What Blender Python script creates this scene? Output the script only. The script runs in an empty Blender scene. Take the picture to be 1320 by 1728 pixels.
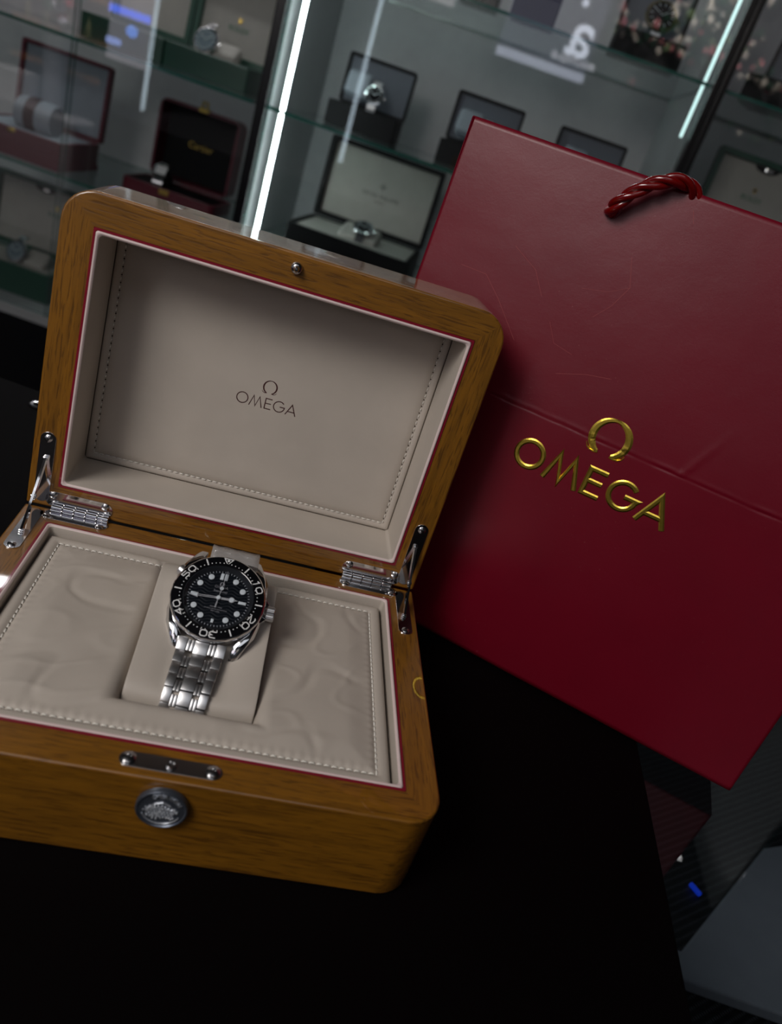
import bpy, bmesh, math, random
from mathutils import Vector, Matrix, Euler, noise
random.seed(4)
S = bpy.context.scene
COL = S.collection
PI = math.pi

# ------------------------------------------------------------------ camera
cam = bpy.data.objects.new('camera', bpy.data.cameras.new('camera'))
COL.objects.link(cam)
CAM = Vector((0.00047, -0.29759, 0.29318))
cam.location = CAM
cam.rotation_euler = (1.0820508, -0.3034725, -0.0558707)
cam.data.sensor_fit = 'VERTICAL'
cam.data.sensor_height = 24.0
cam.data.lens = 0.75005 * 24.0
cam.data.clip_start = 0.01
cam.data.dof.use_dof = True
cam.data.dof.focus_distance = 0.42
cam.data.dof.aperture_fstop = 5.2
S.camera = cam

# frame of the shop (the cabinets and counter are turned against the wooden box)
XF = Vector((0.97730227, -0.21184966, 0)); YF = Vector((0.21184966, 0.97730227, 0))
YAW = math.atan2(XF.y, XF.x)
def F(x, y, z): return Vector((CAM.x, CAM.y, 0)) + XF * x + YF * y + Vector((0, 0, z))
FM = Matrix.Translation(F(0, 0, 0)) @ Matrix.Rotation(YAW, 4, 'Z')

# ------------------------------------------------------------------ world, lights, exposure
w = bpy.data.worlds.new('world'); S.world = w; w.use_nodes = True
w.node_tree.nodes['Background'].inputs[0].default_value = (0.55, 0.6, 0.7, 1)
w.node_tree.nodes['Background'].inputs[1].default_value = 0.01
S.view_settings.view_transform = 'Standard'; S.view_settings.look = 'None'
S.view_settings.gamma = 1; S.view_settings.use_curve_mapping = False
S.view_settings.exposure = 0.0
def area(name, loc, target, size, power, color, sy=None):
    l = bpy.data.lights.new(name, 'AREA'); l.energy = power; l.color = color; l.size = size
    if sy: l.shape = 'RECTANGLE'; l.size_y = sy
    o = bpy.data.objects.new(name, l); COL.objects.link(o); o.location = loc
    o.rotation_euler = (Vector(target) - Vector(loc)).to_track_quat('-Z', 'Y').to_euler()
    return o
area('ceiling_key_light', (-0.75, -0.62, 0.95), (0, 0, 0.05), 0.5, 8.8, (1.0, 0.95, 0.9))
area('added_fill_light', F(0.1, -0.9, 1.75), F(0.1, 0.5, 0.0), 1.2, 2.5, (0.9, 0.93, 1.0), 0.8)  # added soft fill from behind the camera, not a known fixture

# ------------------------------------------------------------------ helpers
def tag(o, label=None, cat=None, group=None, kind=None):
    if label: o['label'] = label
    if cat: o['category'] = cat
    if group: o['group'] = group
    if kind: o['kind'] = kind
    return o
def empty(name, mat=None, label=None, cat=None, group=None):
    o = bpy.data.objects.new(name, None); COL.objects.link(o)
    o.empty_display_size = 0.02
    if mat is not None: o.matrix_world = mat
    return tag(o, label, cat, group)
def obj(name, bm, mats, parent=None, mat=None, smooth=False, bevel=0, recalc=True):
    if recalc: bmesh.ops.recalc_face_normals(bm, faces=bm.faces[:])
    me = bpy.data.meshes.new(name); bm.to_mesh(me); bm.free()
    if not isinstance(mats, (list, tuple)): mats = [mats]
    for m in mats: me.materials.append(m)
    if smooth: me.shade_smooth()
    o = bpy.data.objects.new(name, me); COL.objects.link(o)
    if parent: o.parent = parent
    if mat is not None: o.matrix_local = mat
    if bevel:
        b = o.modifiers.new('bevel', 'BEVEL'); b.width = bevel; b.segments = 2; b.limit_method = 'ANGLE'
    if smooth:
        try: me.set_sharp_from_angle(angle=math.radians(smooth if smooth > 1 else 40))
        except Exception: pass
    return o
def wn(o):
    m = o.modifiers.new('wn', 'WEIGHTED_NORMAL'); m.keep_sharp = True; m.weight = 80; return o
def B(): return bmesh.new()
def box(bm, x0, x1, y0, y1, z0, z1, M=None, mi=0):
    vs = [Vector((x, y, z)) for z in (z0, z1) for y in (y0, y1) for x in (x0, x1)]
    if M is not None: vs = [M @ v for v in vs]
    v = [bm.verts.new(c) for c in vs]
    for f in ((0,2,3,1),(4,5,7,6),(0,1,5,4),(2,6,7,3),(0,4,6,2),(1,3,7,5)):
        bm.faces.new([v[i] for i in f]).material_index = mi
    return bm
def rbox(bm, x0, x1, y0, y1, z0, z1, r, seg=3, M=None, mi=0):
    t = bmesh.new(); box(t, x0, x1, y0, y1, z0, z1, None, mi)
    bmesh.ops.bevel(t, geom=t.edges[:], offset=r, segments=seg, profile=0.5, affect='EDGES')
    for f in t.faces: f.material_index = mi
    if M is not None: bmesh.ops.transform(t, matrix=M, verts=t.verts[:])
    me = bpy.data.meshes.new('t'); t.to_mesh(me); t.free(); bm.from_mesh(me); bpy.data.meshes.remove(me)
    return bm
def loft(bm, loops, closed=True, cap0=False, cap1=False, mi=0, fmi=None):
    L = [[bm.verts.new(p) for p in lp] for lp in loops]; n = len(L[0])
    for a, b in zip(L[:-1], L[1:]):
        for i in range(n if closed else n - 1):
            j = (i + 1) % n
            f = bm.faces.new((a[i], a[j], b[j], b[i])); f.material_index = fmi(i) if fmi else mi
    if cap0: bm.faces.new(L[0][::-1]).material_index = mi
    if cap1: bm.faces.new(L[-1]).material_index = mi
    return L
def lathe(bm, prof, n=48, M=None, mi=0, ring=False):
    loops = []
    for r, z in prof:
        lp = [Vector((max(r, 1e-5) * math.cos(2*PI*i/n), max(r, 1e-5) * math.sin(2*PI*i/n), z)) for i in range(n)]
        loops.append([M @ p for p in lp] if M is not None else lp)
    loft(bm, loops, cap0=prof[0][0] > 0 and not ring, cap1=prof[-1][0] > 0 and not ring, mi=mi)
    return bm
def tube(bm, pts, r, n=8, mi=0, cap=True):
    pts = [Vector(p) for p in pts]; up = None; loops = []
    for i, p in enumerate(pts):
        t = (pts[min(i+1, len(pts)-1)] - pts[max(i-1, 0)]).normalized()
        if up is None: up = t.orthogonal().normalized()
        up = (up - t * up.dot(t)).normalized(); s = t.cross(up)
        rr = r[i] if isinstance(r, (list, tuple)) else r
        loops.append([p + (up*math.cos(2*PI*k/n) + s*math.sin(2*PI*k/n))*rr for k in range(n)])
    loft(bm, loops, cap0=cap, cap1=cap, mi=mi); return bm
def rr(x0, x1, y0, y1, R, z, n=8):
    """rounded rectangle, corner order front-right, back-right, back-left, front-left"""
    if not isinstance(R, (list, tuple)): R = [R]*4
    cs = [(x1, y0, -90, -1, 1), (x1, y1, 0, -1, -1), (x0, y1, 90, 1, -1), (x0, y0, 180, 1, 1)]
    out = []
    for (cx, cy, a, sx, sy), r in zip(cs, R):
        r = max(r, 1e-4)
        for k in range(n + 1):
            t = math.radians(a + 90*k/n)
            out.append(Vector((cx + sx*r + r*math.cos(t), cy + sy*r + r*math.sin(t), z)))
    return out
def rr_side(i, n=8):      # 0: front/back rail (grain along x), 1: side rail (grain along y)
    m = n + 1; c, k = divmod(i, m)
    first = (k < n/2)
    return [0 if first else 1, 1 if first else 0, 0 if first else 1, 1 if first else 0][c]
def prism(bm, poly, z0, z1, M=None, mi=0):
    a = [Vector((x, y, z0)) for x, y in poly]; b = [Vector((x, y, z1)) for x, y in poly]
    if M is not None: a = [M@p for p in a]; b = [M@p for p in b]
    loft(bm, [a, b], cap0=True, cap1=True, mi=mi); return bm
def slot(x0, x1, y0, y1, n=8):
    r = min(x1-x0, y1-y0)/2
    return [(p.x, p.y) for p in rr(x0, x1, y0, y1, r*0.999, 0, n)]
def stroke(bm, pts, w, h, M, closed=False, flat=0.45):
    """raised stroke of lettering; w a number or a list"""
    P = [Vector((x, y)) for x, y in pts]; n = len(P); loops = []
    for i in range(n):
        a = P[(i-1) % n] if (closed or i > 0) else None
        b = P[(i+1) % n] if (closed or i < n-1) else None
        d1 = (P[i]-a).normalized() if a is not None else None
        d2 = (b-P[i]).normalized() if b is not None else None
        if d1 is None: d1 = d2
        if d2 is None: d2 = d1
        n1 = Vector((-d1.y, d1.x)); n2 = Vector((-d2.y, d2.x)); m = n1 + n2
        m = m.normalized() if m.length > 1e-6 else n1
        k = min(1/max(m.dot(n1), 0.3), 2.4); ww = (w[i] if isinstance(w, (list, tuple)) else w)/2
        o = m*ww*k; q = o*flat
        loops.append([M @ Vector((P[i].x+o.x, P[i].y+o.y, 0)), M @ Vector((P[i].x+q.x, P[i].y+q.y, h)),
                      M @ Vector((P[i].x-q.x, P[i].y-q.y, h)), M @ Vector((P[i].x-o.x, P[i].y-o.y, 0))])
    if closed: loops.append(loops[0])
    loft(bm, loops, closed=False)
    if not closed:
        for lp in (loops[0], loops[-1]): bm.faces.new([bm.verts.new(p) for p in lp])
def arc(cx, cy, r, a0, a1, n=24, ry=None):
    ry = ry or r
    return [(cx + r*math.cos(math.radians(a0+(a1-a0)*i/n)), cy + ry*math.sin(math.radians(a0+(a1-a0)*i/n))) for i in range(n+1)]
def omega_word(bm, w, h, M):
    t = w/2
    stroke(bm, arc(.5, .5, .5-t+.02, 0, 360, 40)[:-1], w, h, M, True)
    stroke(bm, [(1.14, 0), (1.42, .93), (1.66, .04), (1.92, .93), (2.22, 0)], w, h, M)
    stroke(bm, [(3.0, 1-t), (2.45, 1-t), (2.45, t), (3.0, t)], w, h, M); stroke(bm, [(2.47, .52), (2.95, .52)], w, h, M)
    stroke(bm, arc(3.66, .5, .5-t+.02, 42, 352, 36) + [(4.13, .50), (3.72, .50)], w, h, M)
    stroke(bm, [(4.28, 0), (4.73, .96), (5.16, 0)], w, h, M); stroke(bm, [(4.42, .31), (5.02, .31)], w, h, M)
def omega_sign(bm, w, h, M):
    a = arc(2.57, 1.98, .56, -118, -242-180+0, 1)
    pts = []; ws = []
    N = 44
    for i in range(N+1):
        an = 245 - (310)*i/N; an = 244 - (308)*i/N
        s = abs(math.cos(math.radians(an)))
        pts.append((2.57 + .555*math.cos(math.radians(an)), 2.0 + .575*math.sin(math.radians(an)))); ws.append(w*(0.75+0.95*s))
    e0 = pts[0]; e1 = pts[-1]
    stroke(bm, pts, ws, h, M)
    hk = [(0, 0), (-.12, -.035), (-.26, -.02), (-.37, .05), (-.43, .17)]
    for (ex, ey), sg in ((e0, 1), (e1, -1)):
        stroke(bm, [(ex + sg*(x + .05), ey + y) for x, y in hk], [min(w, .10)*k for k in (.95, .85, .7, .55, .3)], h, M)
def text(bm, s, size, M, depth=0.0002, mi=0, off=0):
    cu = bpy.data.curves.new('t', 'FONT'); cu.body = s; cu.size = size; cu.align_x = 'CENTER'; cu.align_y = 'CENTER'
    cu.extrude = depth; cu.offset = off*size; cu.resolution_u = 3
    o = bpy.data.objects.new('t', cu); COL.objects.link(o)
    dg = bpy.context.evaluated_depsgraph_get(); me = bpy.data.meshes.new_from_object(o.evaluated_get(dg))
    me.transform(M)
    n0 = len(bm.faces); bm.from_mesh(me); bm.faces.ensure_lookup_table()
    for f in bm.faces[n0:]: f.material_index = mi
    bpy.data.objects.remove(o); bpy.data.curves.remove(cu); bpy.data.meshes.remove(me)
    return bm
T = Matrix.Translation
def RX(d): return Matrix.Rotation(math.radians(d), 4, 'X')
def RY(d): return Matrix.Rotation(math.radians(d), 4, 'Y')
def RZ(d): return Matrix.Rotation(math.radians(d), 4, 'Z')
def SC(x, y=None, z=None):
    m = Matrix.Identity(4); m[0][0] = x; m[1][1] = x if y is None else y; m[2][2] = x if z is None else z; return m
def copy_tree(o, parent=None):
    c = o.copy(); COL.objects.link(c); c.parent = parent
    for ch in list(o.children): copy_tree(ch, c)
    return c

# ------------------------------------------------------------------ materials
def mat(name, col, rough=0.5, metal=0.0, spec=0.5, coat=0.0, emit=None, estr=0, bump=0, bscale=100, vary=0, vscale=40, bdist=0.0005, sheen=0):
    m = bpy.data.materials.new(name); m.use_nodes = True; nt = m.node_tree; b = nt.nodes['Principled BSDF']
    b.inputs['Base Color'].default_value = (*col, 1); b.inputs['Roughness'].default_value = rough
    b.inputs['Metallic'].default_value = metal; b.inputs['Specular IOR Level'].default_value = spec
    b.inputs['Coat Weight'].default_value = coat; b.inputs['Coat Roughness'].default_value = 0.04
    if emit: b.inputs['Emission Color'].default_value = (*emit, 1); b.inputs['Emission Strength'].default_value = estr
    tc = nt.nodes.new('ShaderNodeTexCoord')
    n = nt.nodes.new('ShaderNodeTexNoise'); n.inputs['Scale'].default_value = vscale; n.inputs['Detail'].default_value = 4
    nt.links.new(tc.outputs['Object'], n.inputs['Vector'])
    r = nt.nodes.new('ShaderNodeValToRGB'); v = max(vary, 0.04)
    r.color_ramp.elements[0].position = 0.3; r.color_ramp.elements[1].position = 0.7
    r.color_ramp.elements[0].color = (*[c*(1-v) for c in col], 1); r.color_ramp.elements[1].color = (*[min(1, c*(1+v)) for c in col], 1)
    nt.links.new(n.outputs[0], r.inputs[0]); nt.links.new(r.outputs[0], b.inputs['Base Color'])
    if bump:
        n2 = nt.nodes.new('ShaderNodeTexNoise'); n2.inputs['Scale'].default_value = bscale; n2.inputs['Detail'].default_value = 5
        nt.links.new(tc.outputs['Object'], n2.inputs['Vector'])
        bp = nt.nodes.new('ShaderNodeBump'); bp.inputs['Strength'].default_value = bump; bp.inputs['Distance'].default_value = bdist
        nt.links.new(n2.outputs[0], bp.inputs['Height']); nt.links.new(bp.outputs[0], b.inputs['Normal'])
    return m
def wood(name, swap, base=(0.225, 0.092, 0.006), dark=(0.06, 0.021, 0.002)):
    m = bpy.data.materials.new(name); m.use_nodes = True; nt = m.node_tree; b = nt.nodes['Principled BSDF']; L = nt.links.new
    tc = nt.nodes.new('ShaderNodeTexCoord')
    def mapped(sx, sy, sz, dist=None):
        mp = nt.nodes.new('ShaderNodeMapping'); mp.inputs['Scale'].default_value = (sx, sy, sz) if not swap else (sy, sx, sz)
        L(tc.outputs['Object'], mp.inputs[0]); return mp
    # pores: short dark streaks along the grain
    n1 = nt.nodes.new('ShaderNodeTexNoise'); n1.inputs['Scale'].default_value = 1; n1.inputs['Detail'].default_value = 3; n1.inputs['Distortion'].default_value = 0.6
    L(mapped(75, 1000, 1000).outputs[0], n1.inputs['Vector'])
    r1 = nt.nodes.new('ShaderNodeValToRGB'); r1.color_ramp.elements[0].position = 0.52; r1.color_ramp.elements[1].position = 0.64
    r1.color_ramp.elements[0].color = (0, 0, 0, 1); r1.color_ramp.elements[1].color = (1, 1, 1, 1)
    L(n1.outputs[0], r1.inputs[0])
    # broad figure
    n2 = nt.nodes.new('ShaderNodeTexNoise'); n2.inputs['Scale'].default_value = 1; n2.inputs['Detail'].default_value = 4; n2.inputs['Distortion'].default_value = 1.2
    L(mapped(14, 190, 190).outputs[0], n2.inputs['Vector'])
    r2 = nt.nodes.new('ShaderNodeValToRGB'); r2.color_ramp.elements[0].position = 0.32; r2.color_ramp.elements[1].position = 0.68
    r2.color_ramp.elements[0].color = (*[c*0.78 for c in base], 1); r2.color_ramp.elements[1].color = (*[c*1.18 for c in base], 1)
    L(n2.outputs[0], r2.inputs[0])
    mx = nt.nodes.new('ShaderNodeMixRGB'); mx.inputs[2].default_value = (*dark, 1)
    mm = nt.nodes.new('ShaderNodeMath'); mm.operation = 'MULTIPLY'; mm.inputs[1].default_value = 0.6
    L(r1.outputs[0], mm.inputs[0]); L(mm.outputs[0], mx.inputs[0]); L(r2.outputs[0], mx.inputs[1]); L(mx.outputs[0], b.inputs['Base Color'])
    bp = nt.nodes.new('ShaderNodeBump'); bp.inputs['Strength'].default_value = 0.25; bp.inputs['Distance'].default_value = 0.0002; bp.invert = True
    L(r1.outputs[0], bp.inputs['Height']); L(bp.outputs[0], b.inputs['Normal'])
    b.inputs['Roughness'].default_value = 0.42; b.inputs['Coat Weight'].default_value = 1.0; b.inputs['Coat Roughness'].default_value = 0.025; b.inputs['Coat IOR'].default_value = 1.6
    return m
def glass(name, tint=(0.96, 0.98, 0.98), refl=0.09, rough=0.0):
    m = bpy.data.materials.new(name); m.use_nodes = True; nt = m.node_tree
    for n in list(nt.nodes):
        if n.type != 'OUTPUT_MATERIAL': nt.nodes.remove(n)
    out = [n for n in nt.nodes if n.type == 'OUTPUT_MATERIAL'][0]
    t = nt.nodes.new('ShaderNodeBsdfTransparent'); t.inputs[0].default_value = (*tint, 1)
    g = nt.nodes.new('ShaderNodeBsdfGlossy'); g.inputs['Roughness'].default_value = rough; g.inputs[0].default_value = (1, 1, 1, 1)
    fr = nt.nodes.new('ShaderNodeFresnel'); fr.inputs[0].default_value = 1.5
    ad = nt.nodes.new('ShaderNodeMath'); ad.operation = 'ADD'; ad.inputs[1].default_value = refl - 0.04; ad.use_clamp = True
    mx = nt.nodes.new('ShaderNodeMixShader')
    ge = nt.nodes.new('ShaderNodeNewGeometry'); sb = nt.nodes.new('ShaderNodeMath'); sb.operation = 'SUBTRACT'; sb.inputs[0].default_value = 1
    mu = nt.nodes.new('ShaderNodeMath'); mu.operation = 'MULTIPLY'
    nt.links.new(ge.outputs['Backfacing'], sb.inputs[1]); nt.links.new(fr.outputs[0], ad.inputs[0]); nt.links.new(ad.outputs[0], mu.inputs[0]); nt.links.new(sb.outputs[0], mu.inputs[1]); nt.links.new(mu.outputs[0], mx.inputs[0]); nt.links.new(t.outputs[0], mx.inputs[1]); nt.links.new(g.outputs[0], mx.inputs[2])
    nt.links.new(mx.outputs[0], out.inputs[0]); return m
def emis(name, col, s):
    return mat(name, (0.02, 0.02, 0.02), 0.6, emit=col, estr=s)

M_woodx = wood('oak_veneer_lengthwise', False); M_woody = wood('oak_veneer_crosswise', True)
M_cream = mat('cream_leatherette', (0.50, 0.445, 0.39), 0.55, bump=0.25, bscale=900, bdist=0.0001, vary=0.03)
M_cream2 = mat('cream_leatherette_edge', (0.56, 0.48, 0.43), 0.5)
M_rimedge = mat('pinkish_white_edge', (0.72, 0.58, 0.56), 0.4)
M_groove = mat('dark_seam', (0.05, 0.035, 0.02), 0.8)
M_red = mat('crimson_lacquer_line', (0.22, 0.006, 0.022), 0.35, coat=0.4)
M_thread = mat('cream_thread', (0.75, 0.72, 0.66), 0.45)
M_chrome = mat('polished_chrome', (0.78, 0.77, 0.78), 0.08, 1.0)
M_chromed = mat('worn_chrome', (0.5, 0.5, 0.51), 0.22, 1.0)
M_print = mat('dark_red_print', (0.045, 0.006, 0.006), 0.6)
M_steel = mat('brushed_steel', (0.60, 0.60, 0.61), 0.36, 1.0)
M_steelp = mat('polished_steel', (0.72, 0.72, 0.73), 0.1, 1.0)
M_bezel = mat('black_ceramic', (0.004, 0.004, 0.005), 0.12, coat=0.5)
M_lume = mat('white_lume', (0.62, 0.68, 0.70), 0.4)
M_white = mat('white_enamel', (0.75, 0.75, 0.75), 0.4)
M_film = mat('clear_plastic_film', (0.35, 0.34, 0.33), 0.15, spec=0.8)
M_gold = mat('gold_foil', (0.95, 0.68, 0.10), 0.3, 1.0, bump=0.3, bscale=500, bdist=0.0003)
M_goldd = mat('brass', (0.6, 0.42, 0.1), 0.3, 1.0)
M_black = mat('black_lacquer', (0.003, 0.003, 0.004), 0.25)
M_mat = mat('black_counter_top', (0.0020, 0.0012, 0.0014), 0.6, spec=0.04, bump=0.05, bscale=60)
M_blackm = mat('black_matte', (0.0035, 0.0038, 0.0045), 0.6, spec=0.15)
M_navy = mat('navy_leather', (0.012, 0.014, 0.03), 0.5)
M_grey = mat('grey_velvet', (0.10, 0.11, 0.135), 0.7)
M_greyl = mat('light_grey_velvet', (0.24, 0.27, 0.31), 0.7)
M_back = mat('cabinet_back_panel', (0.42, 0.41, 0.42), 0.7)
M_side = mat('cabinet_side_panel', (0.32, 0.33, 0.335), 0.4)
M_green = mat('dark_green_leather', (0.004, 0.055, 0.032), 0.4)
M_creamb = mat('box_lining_cream', (0.34, 0.33, 0.30), 0.7)
M_burg = mat('burgundy_leather', (0.10, 0.008, 0.018), 0.4)
M_inkg = mat('green_print', (0.0, 0.12, 0.06), 0.6)
M_inkd = mat('grey_print', (0.07, 0.075, 0.08), 0.6)
M_edge = mat('green_glass_edge', (0.01, 0.11, 0.085), 0.15, spec=0.7, coat=0.5)
M_pane = glass('door_glass', (0.96, 0.97, 0.97), 0.10)
M_shelf = glass('shelf_glass', (0.90, 0.96, 0.95), 0.05)
M_crystal = glass('watch_crystal', (0.98, 0.98, 1.0), 0.05)
M_case = glass('showcase_glass', (0.75, 0.78, 0.8), 0.07)
M_led = emis('cool_led', (0.86, 1.0, 0.99), 22.0)
M_leddim = emis('cool_led_dim', (0.62, 0.9, 0.88), 1.6)
M_wall = mat('dark_shop_wall', (0.06, 0.06, 0.065), 0.8)
M_floor = mat('dark_shop_floor', (0.012, 0.011, 0.012), 0.4)

# red bag paper: satin coated, worn with fine scratches
def paper():
    m = mat('red_coated_paper', (0.15, 0.0, 0.010), 0.38, spec=0.5, vary=0.05, vscale=20)
    nt = m.node_tree; b = nt.nodes['Principled BSDF']; L = nt.links.new
    tc = nt.nodes.new('ShaderNodeTexCoord')
    n = nt.nodes.new('ShaderNodeTexNoise'); n.inputs['Scale'].default_value = 9; n.inputs['Detail'].default_value = 3; L(tc.outputs['Object'], n.inputs['Vector'])
    v = nt.nodes.new('ShaderNodeTexNoise'); v.inputs['Scale'].default_value = 55; v.inputs['Detail'].default_value = 8; v.inputs['Roughness'].default_value = 0.8; L(tc.outputs['Object'], v.inputs['Vector'])
    ad = nt.nodes.new('ShaderNodeMath'); ad.operation = 'MULTIPLY_ADD'; ad.inputs[1].default_value = 0.12
    L(v.outputs[0], ad.inputs[0]); L(n.outputs[0], ad.inputs[2])
    bp = nt.nodes.new('ShaderNodeBump'); bp.inputs['Strength'].default_value = 0.35; bp.inputs['Distance'].default_value = 0.004
    L(ad.outputs[0], bp.inputs['Height']); L(bp.outputs[0], b.inputs['Normal'])
    # pale specks of wear
    vo = nt.nodes.new('ShaderNodeTexVoronoi'); vo.inputs['Scale'].default_value = 260; L(tc.outputs['Object'], vo.inputs['Vector'])
    rp = nt.nodes.new('ShaderNodeValToRGB'); rp.color_ramp.elements[0].position = 0.05; rp.color_ramp.elements[0].color = (1, 1, 1, 1)
    rp.color_ramp.elements[1].position = 0.11; rp.color_ramp.elements[1].color = (0, 0, 0, 1); L(vo.outputs['Distance'], rp.inputs[0])
    n3 = nt.nodes.new('ShaderNodeTexNoise'); n3.inputs['Scale'].default_value = 14; L(tc.outputs['Object'], n3.inputs['Vector'])
    r3 = nt.nodes.new('ShaderNodeValToRGB'); r3.color_ramp.elements[0].position = 0.5; r3.color_ramp.elements[1].position = 0.7; L(n3.outputs[0], r3.inputs[0])
    mu = nt.nodes.new('ShaderNodeMath'); mu.operation = 'MULTIPLY'; L(rp.outputs[0], mu.inputs[0]); L(r3.outputs[0], mu.inputs[1])
    mu2 = nt.nodes.new('ShaderNodeMath'); mu2.operation = 'MULTIPLY'; mu2.inputs[1].default_value = 0.22; L(mu.outputs[0], mu2.inputs[0])
    src = b.inputs['Base Color'].links[0].from_socket
    mx = nt.nodes.new('ShaderNodeMixRGB'); mx.inputs[2].default_value = (0.55, 0.28, 0.25, 1)
    L(mu2.outputs[0], mx.inputs[0]); L(src, mx.inputs[1]); L(mx.outputs[0], b.inputs['Base Color'])
    return m
M_paper = paper()
M_scratch = mat('bare_paper_scratch', (0.30, 0.05, 0.05), 0.6)
M_rope = mat('red_satin_cord', (0.15, 0.002, 0.002), 0.2, coat=0.8, bump=0.3, bscale=2500, bdist=0.0001)
def weave():
    m = mat('black_silver_weave', (0.01, 0.01, 0.011), 0.5); nt = m.node_tree; b = nt.nodes['Principled BSDF']; L = nt.links.new
    tc = nt.nodes.new('ShaderNodeTexCoord'); mp = nt.nodes.new('ShaderNodeMapping'); mp.inputs['Rotation'].default_value = (0, 0, 0.9); L(tc.outputs['Object'], mp.inputs[0])
    w1 = nt.nodes.new('ShaderNodeTexWave'); w1.inputs['Scale'].default_value = 50; w1.bands_direction = 'X'; L(mp.outputs[0], w1.inputs['Vector'])
    w2 = nt.nodes.new('ShaderNodeTexWave'); w2.inputs['Scale'].default_value = 120; w2.bands_direction = 'Y'; w2.inputs['Distortion'].default_value = 1.5; L(mp.outputs[0], w2.inputs['Vector'])
    a = nt.nodes.new('ShaderNodeMath'); a.operation = 'MULTIPLY'; L(w1.outputs['Fac'], a.inputs[0]); L(w2.outputs['Fac'], a.inputs[1])
    r = nt.nodes.new('ShaderNodeValToRGB'); r.color_ramp.elements[0].position = 0.45; r.color_ramp.elements[0].color = (0.0012, 0.0012, 0.0015, 1)
    r.color_ramp.elements[1].position = 0.95; r.color_ramp.elements[1].color = (0.10, 0.10, 0.11, 1); L(a.outputs[0], r.inputs[0]); L(r.outputs[0], b.inputs['Base Color'])
    return m
M_weave = weave()

# ------------------------------------------------------------------ the room
def fbox(name, x0, x1, y0, y1, z0, z1, m, parent=None, **k):
    return obj(name, box(B(), x0, x1, y0, y1, z0, z1), m, parent, None if parent else FM, **k)
RX0, RX1, RY0, RY1, ZF, ZC = -2.9, 2.6, -3.0, 2.12, -0.95, 2.4
for nm, a, m in (('floor', (RX0, RX1, RY0, RY1, ZF-0.05, ZF), M_floor), ('ceiling', (RX0, RX1, RY0, RY1, ZC, ZC+0.05), M_wall),
                 ('wall_back', (RX0, RX1, RY1, RY1+0.05, ZF, ZC), M_wall), ('wall_front', (RX0, RX1, RY0-0.05, RY0, ZF, ZC), M_wall),
                 ('wall_left', (RX0-0.05, RX0, RY0, RY1, ZF, ZC), M_wall), ('wall_right', (RX1, RX1+0.05, RY0, RY1, ZF, ZC), M_wall)):
    tag(fbox(nm, *a, m), kind='structure')

# ------------------------------------------------------------------ counter and showcase
EX = 0.195
t = empty('display_counter', FM @ T((-0.5, 0.1, ZF)), 'black shop counter under the wooden watch box', 'counter')
I = T((0.5, -0.1, -ZF))
obj('countertop', rbox(B(), -1.35, EX, -0.55, 0.578, -0.0098, 0, 0.0008, 2), M_mat, t, I)
obj('body', box(B(), -1.33, EX-0.004, -0.53, 0.56, ZF, -0.0100), M_black, t, I)
g = obj('grommet', lathe(B(), [(0.0035, 0), (0.0062, 0), (0.0068, 0.0008), (0.0055, 0.0016), (0.0035, 0.0012), (0.0035, 0)], 32, ring=True, M=T((-0.300, 0.552, 0.0001))), M_chromed, t, I, smooth=30)
g['label'] = 'small metal ring set in the countertop'

t = empty('glass_showcase', FM @ T((0.6, 0.2, ZF)), 'low glass-topped showcase to the right of the black counter, under the bag corner', 'showcase')
I = T((-0.6, -0.2, -ZF))
obj('glass_top', rbox(B(), EX-0.002, 1.25, -0.55, 0.95, -0.0160, -0.0101, 0.0006, 1), M_case, t, I)
bm = B(); box(bm, 1.22, 1.25, -0.55, 0.95, ZF, -0.0165); box(bm, EX, 1.22, -0.55, -0.52, ZF, -0.0165); box(bm, EX, 1.22, 0.92, 0.95, ZF, -0.0165)
box(bm, EX, 1.22, -0.52, 0.92, ZF, -0.217)
obj('cabinet_body', bm, M_blackm, t, I)
obj('woven_lining', box(B(), EX+0.001, 1.219, -0.519, 0.919, -0.2165, -0.2125), M_weave, t, I)['label'] = 'black and silver woven cloth lining'
o = obj('display_board', prism(B(), [(0.22, 0.404), (0.80, 0.404), (0.80, 0.63), (0.49, 0.60), (0.444, 0.575), (0.331, 0.429), (0.22, 0.429)], -0.2122, -0.2), mat('white_board', (0.34, 0.35, 0.38), 0.25, coat=0.3), None, FM, bevel=0.002)
tag(o, 'pale grey-white display board lying inside the glass showcase', 'display board')
o = obj('indicator_lamp', rbox(B(), -0.006, 0.006, -0.0018, 0.0018, 0, 0.004, 0.001, 2), emis('blue_led', (0.01, 0.07, 1.0), 0.35), None, FM @ T((0.364, 0.505, -0.2122)) @ RZ(-50))
tag(o, 'tiny glowing blue lamp inside the glass showcase', 'lamp')

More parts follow.
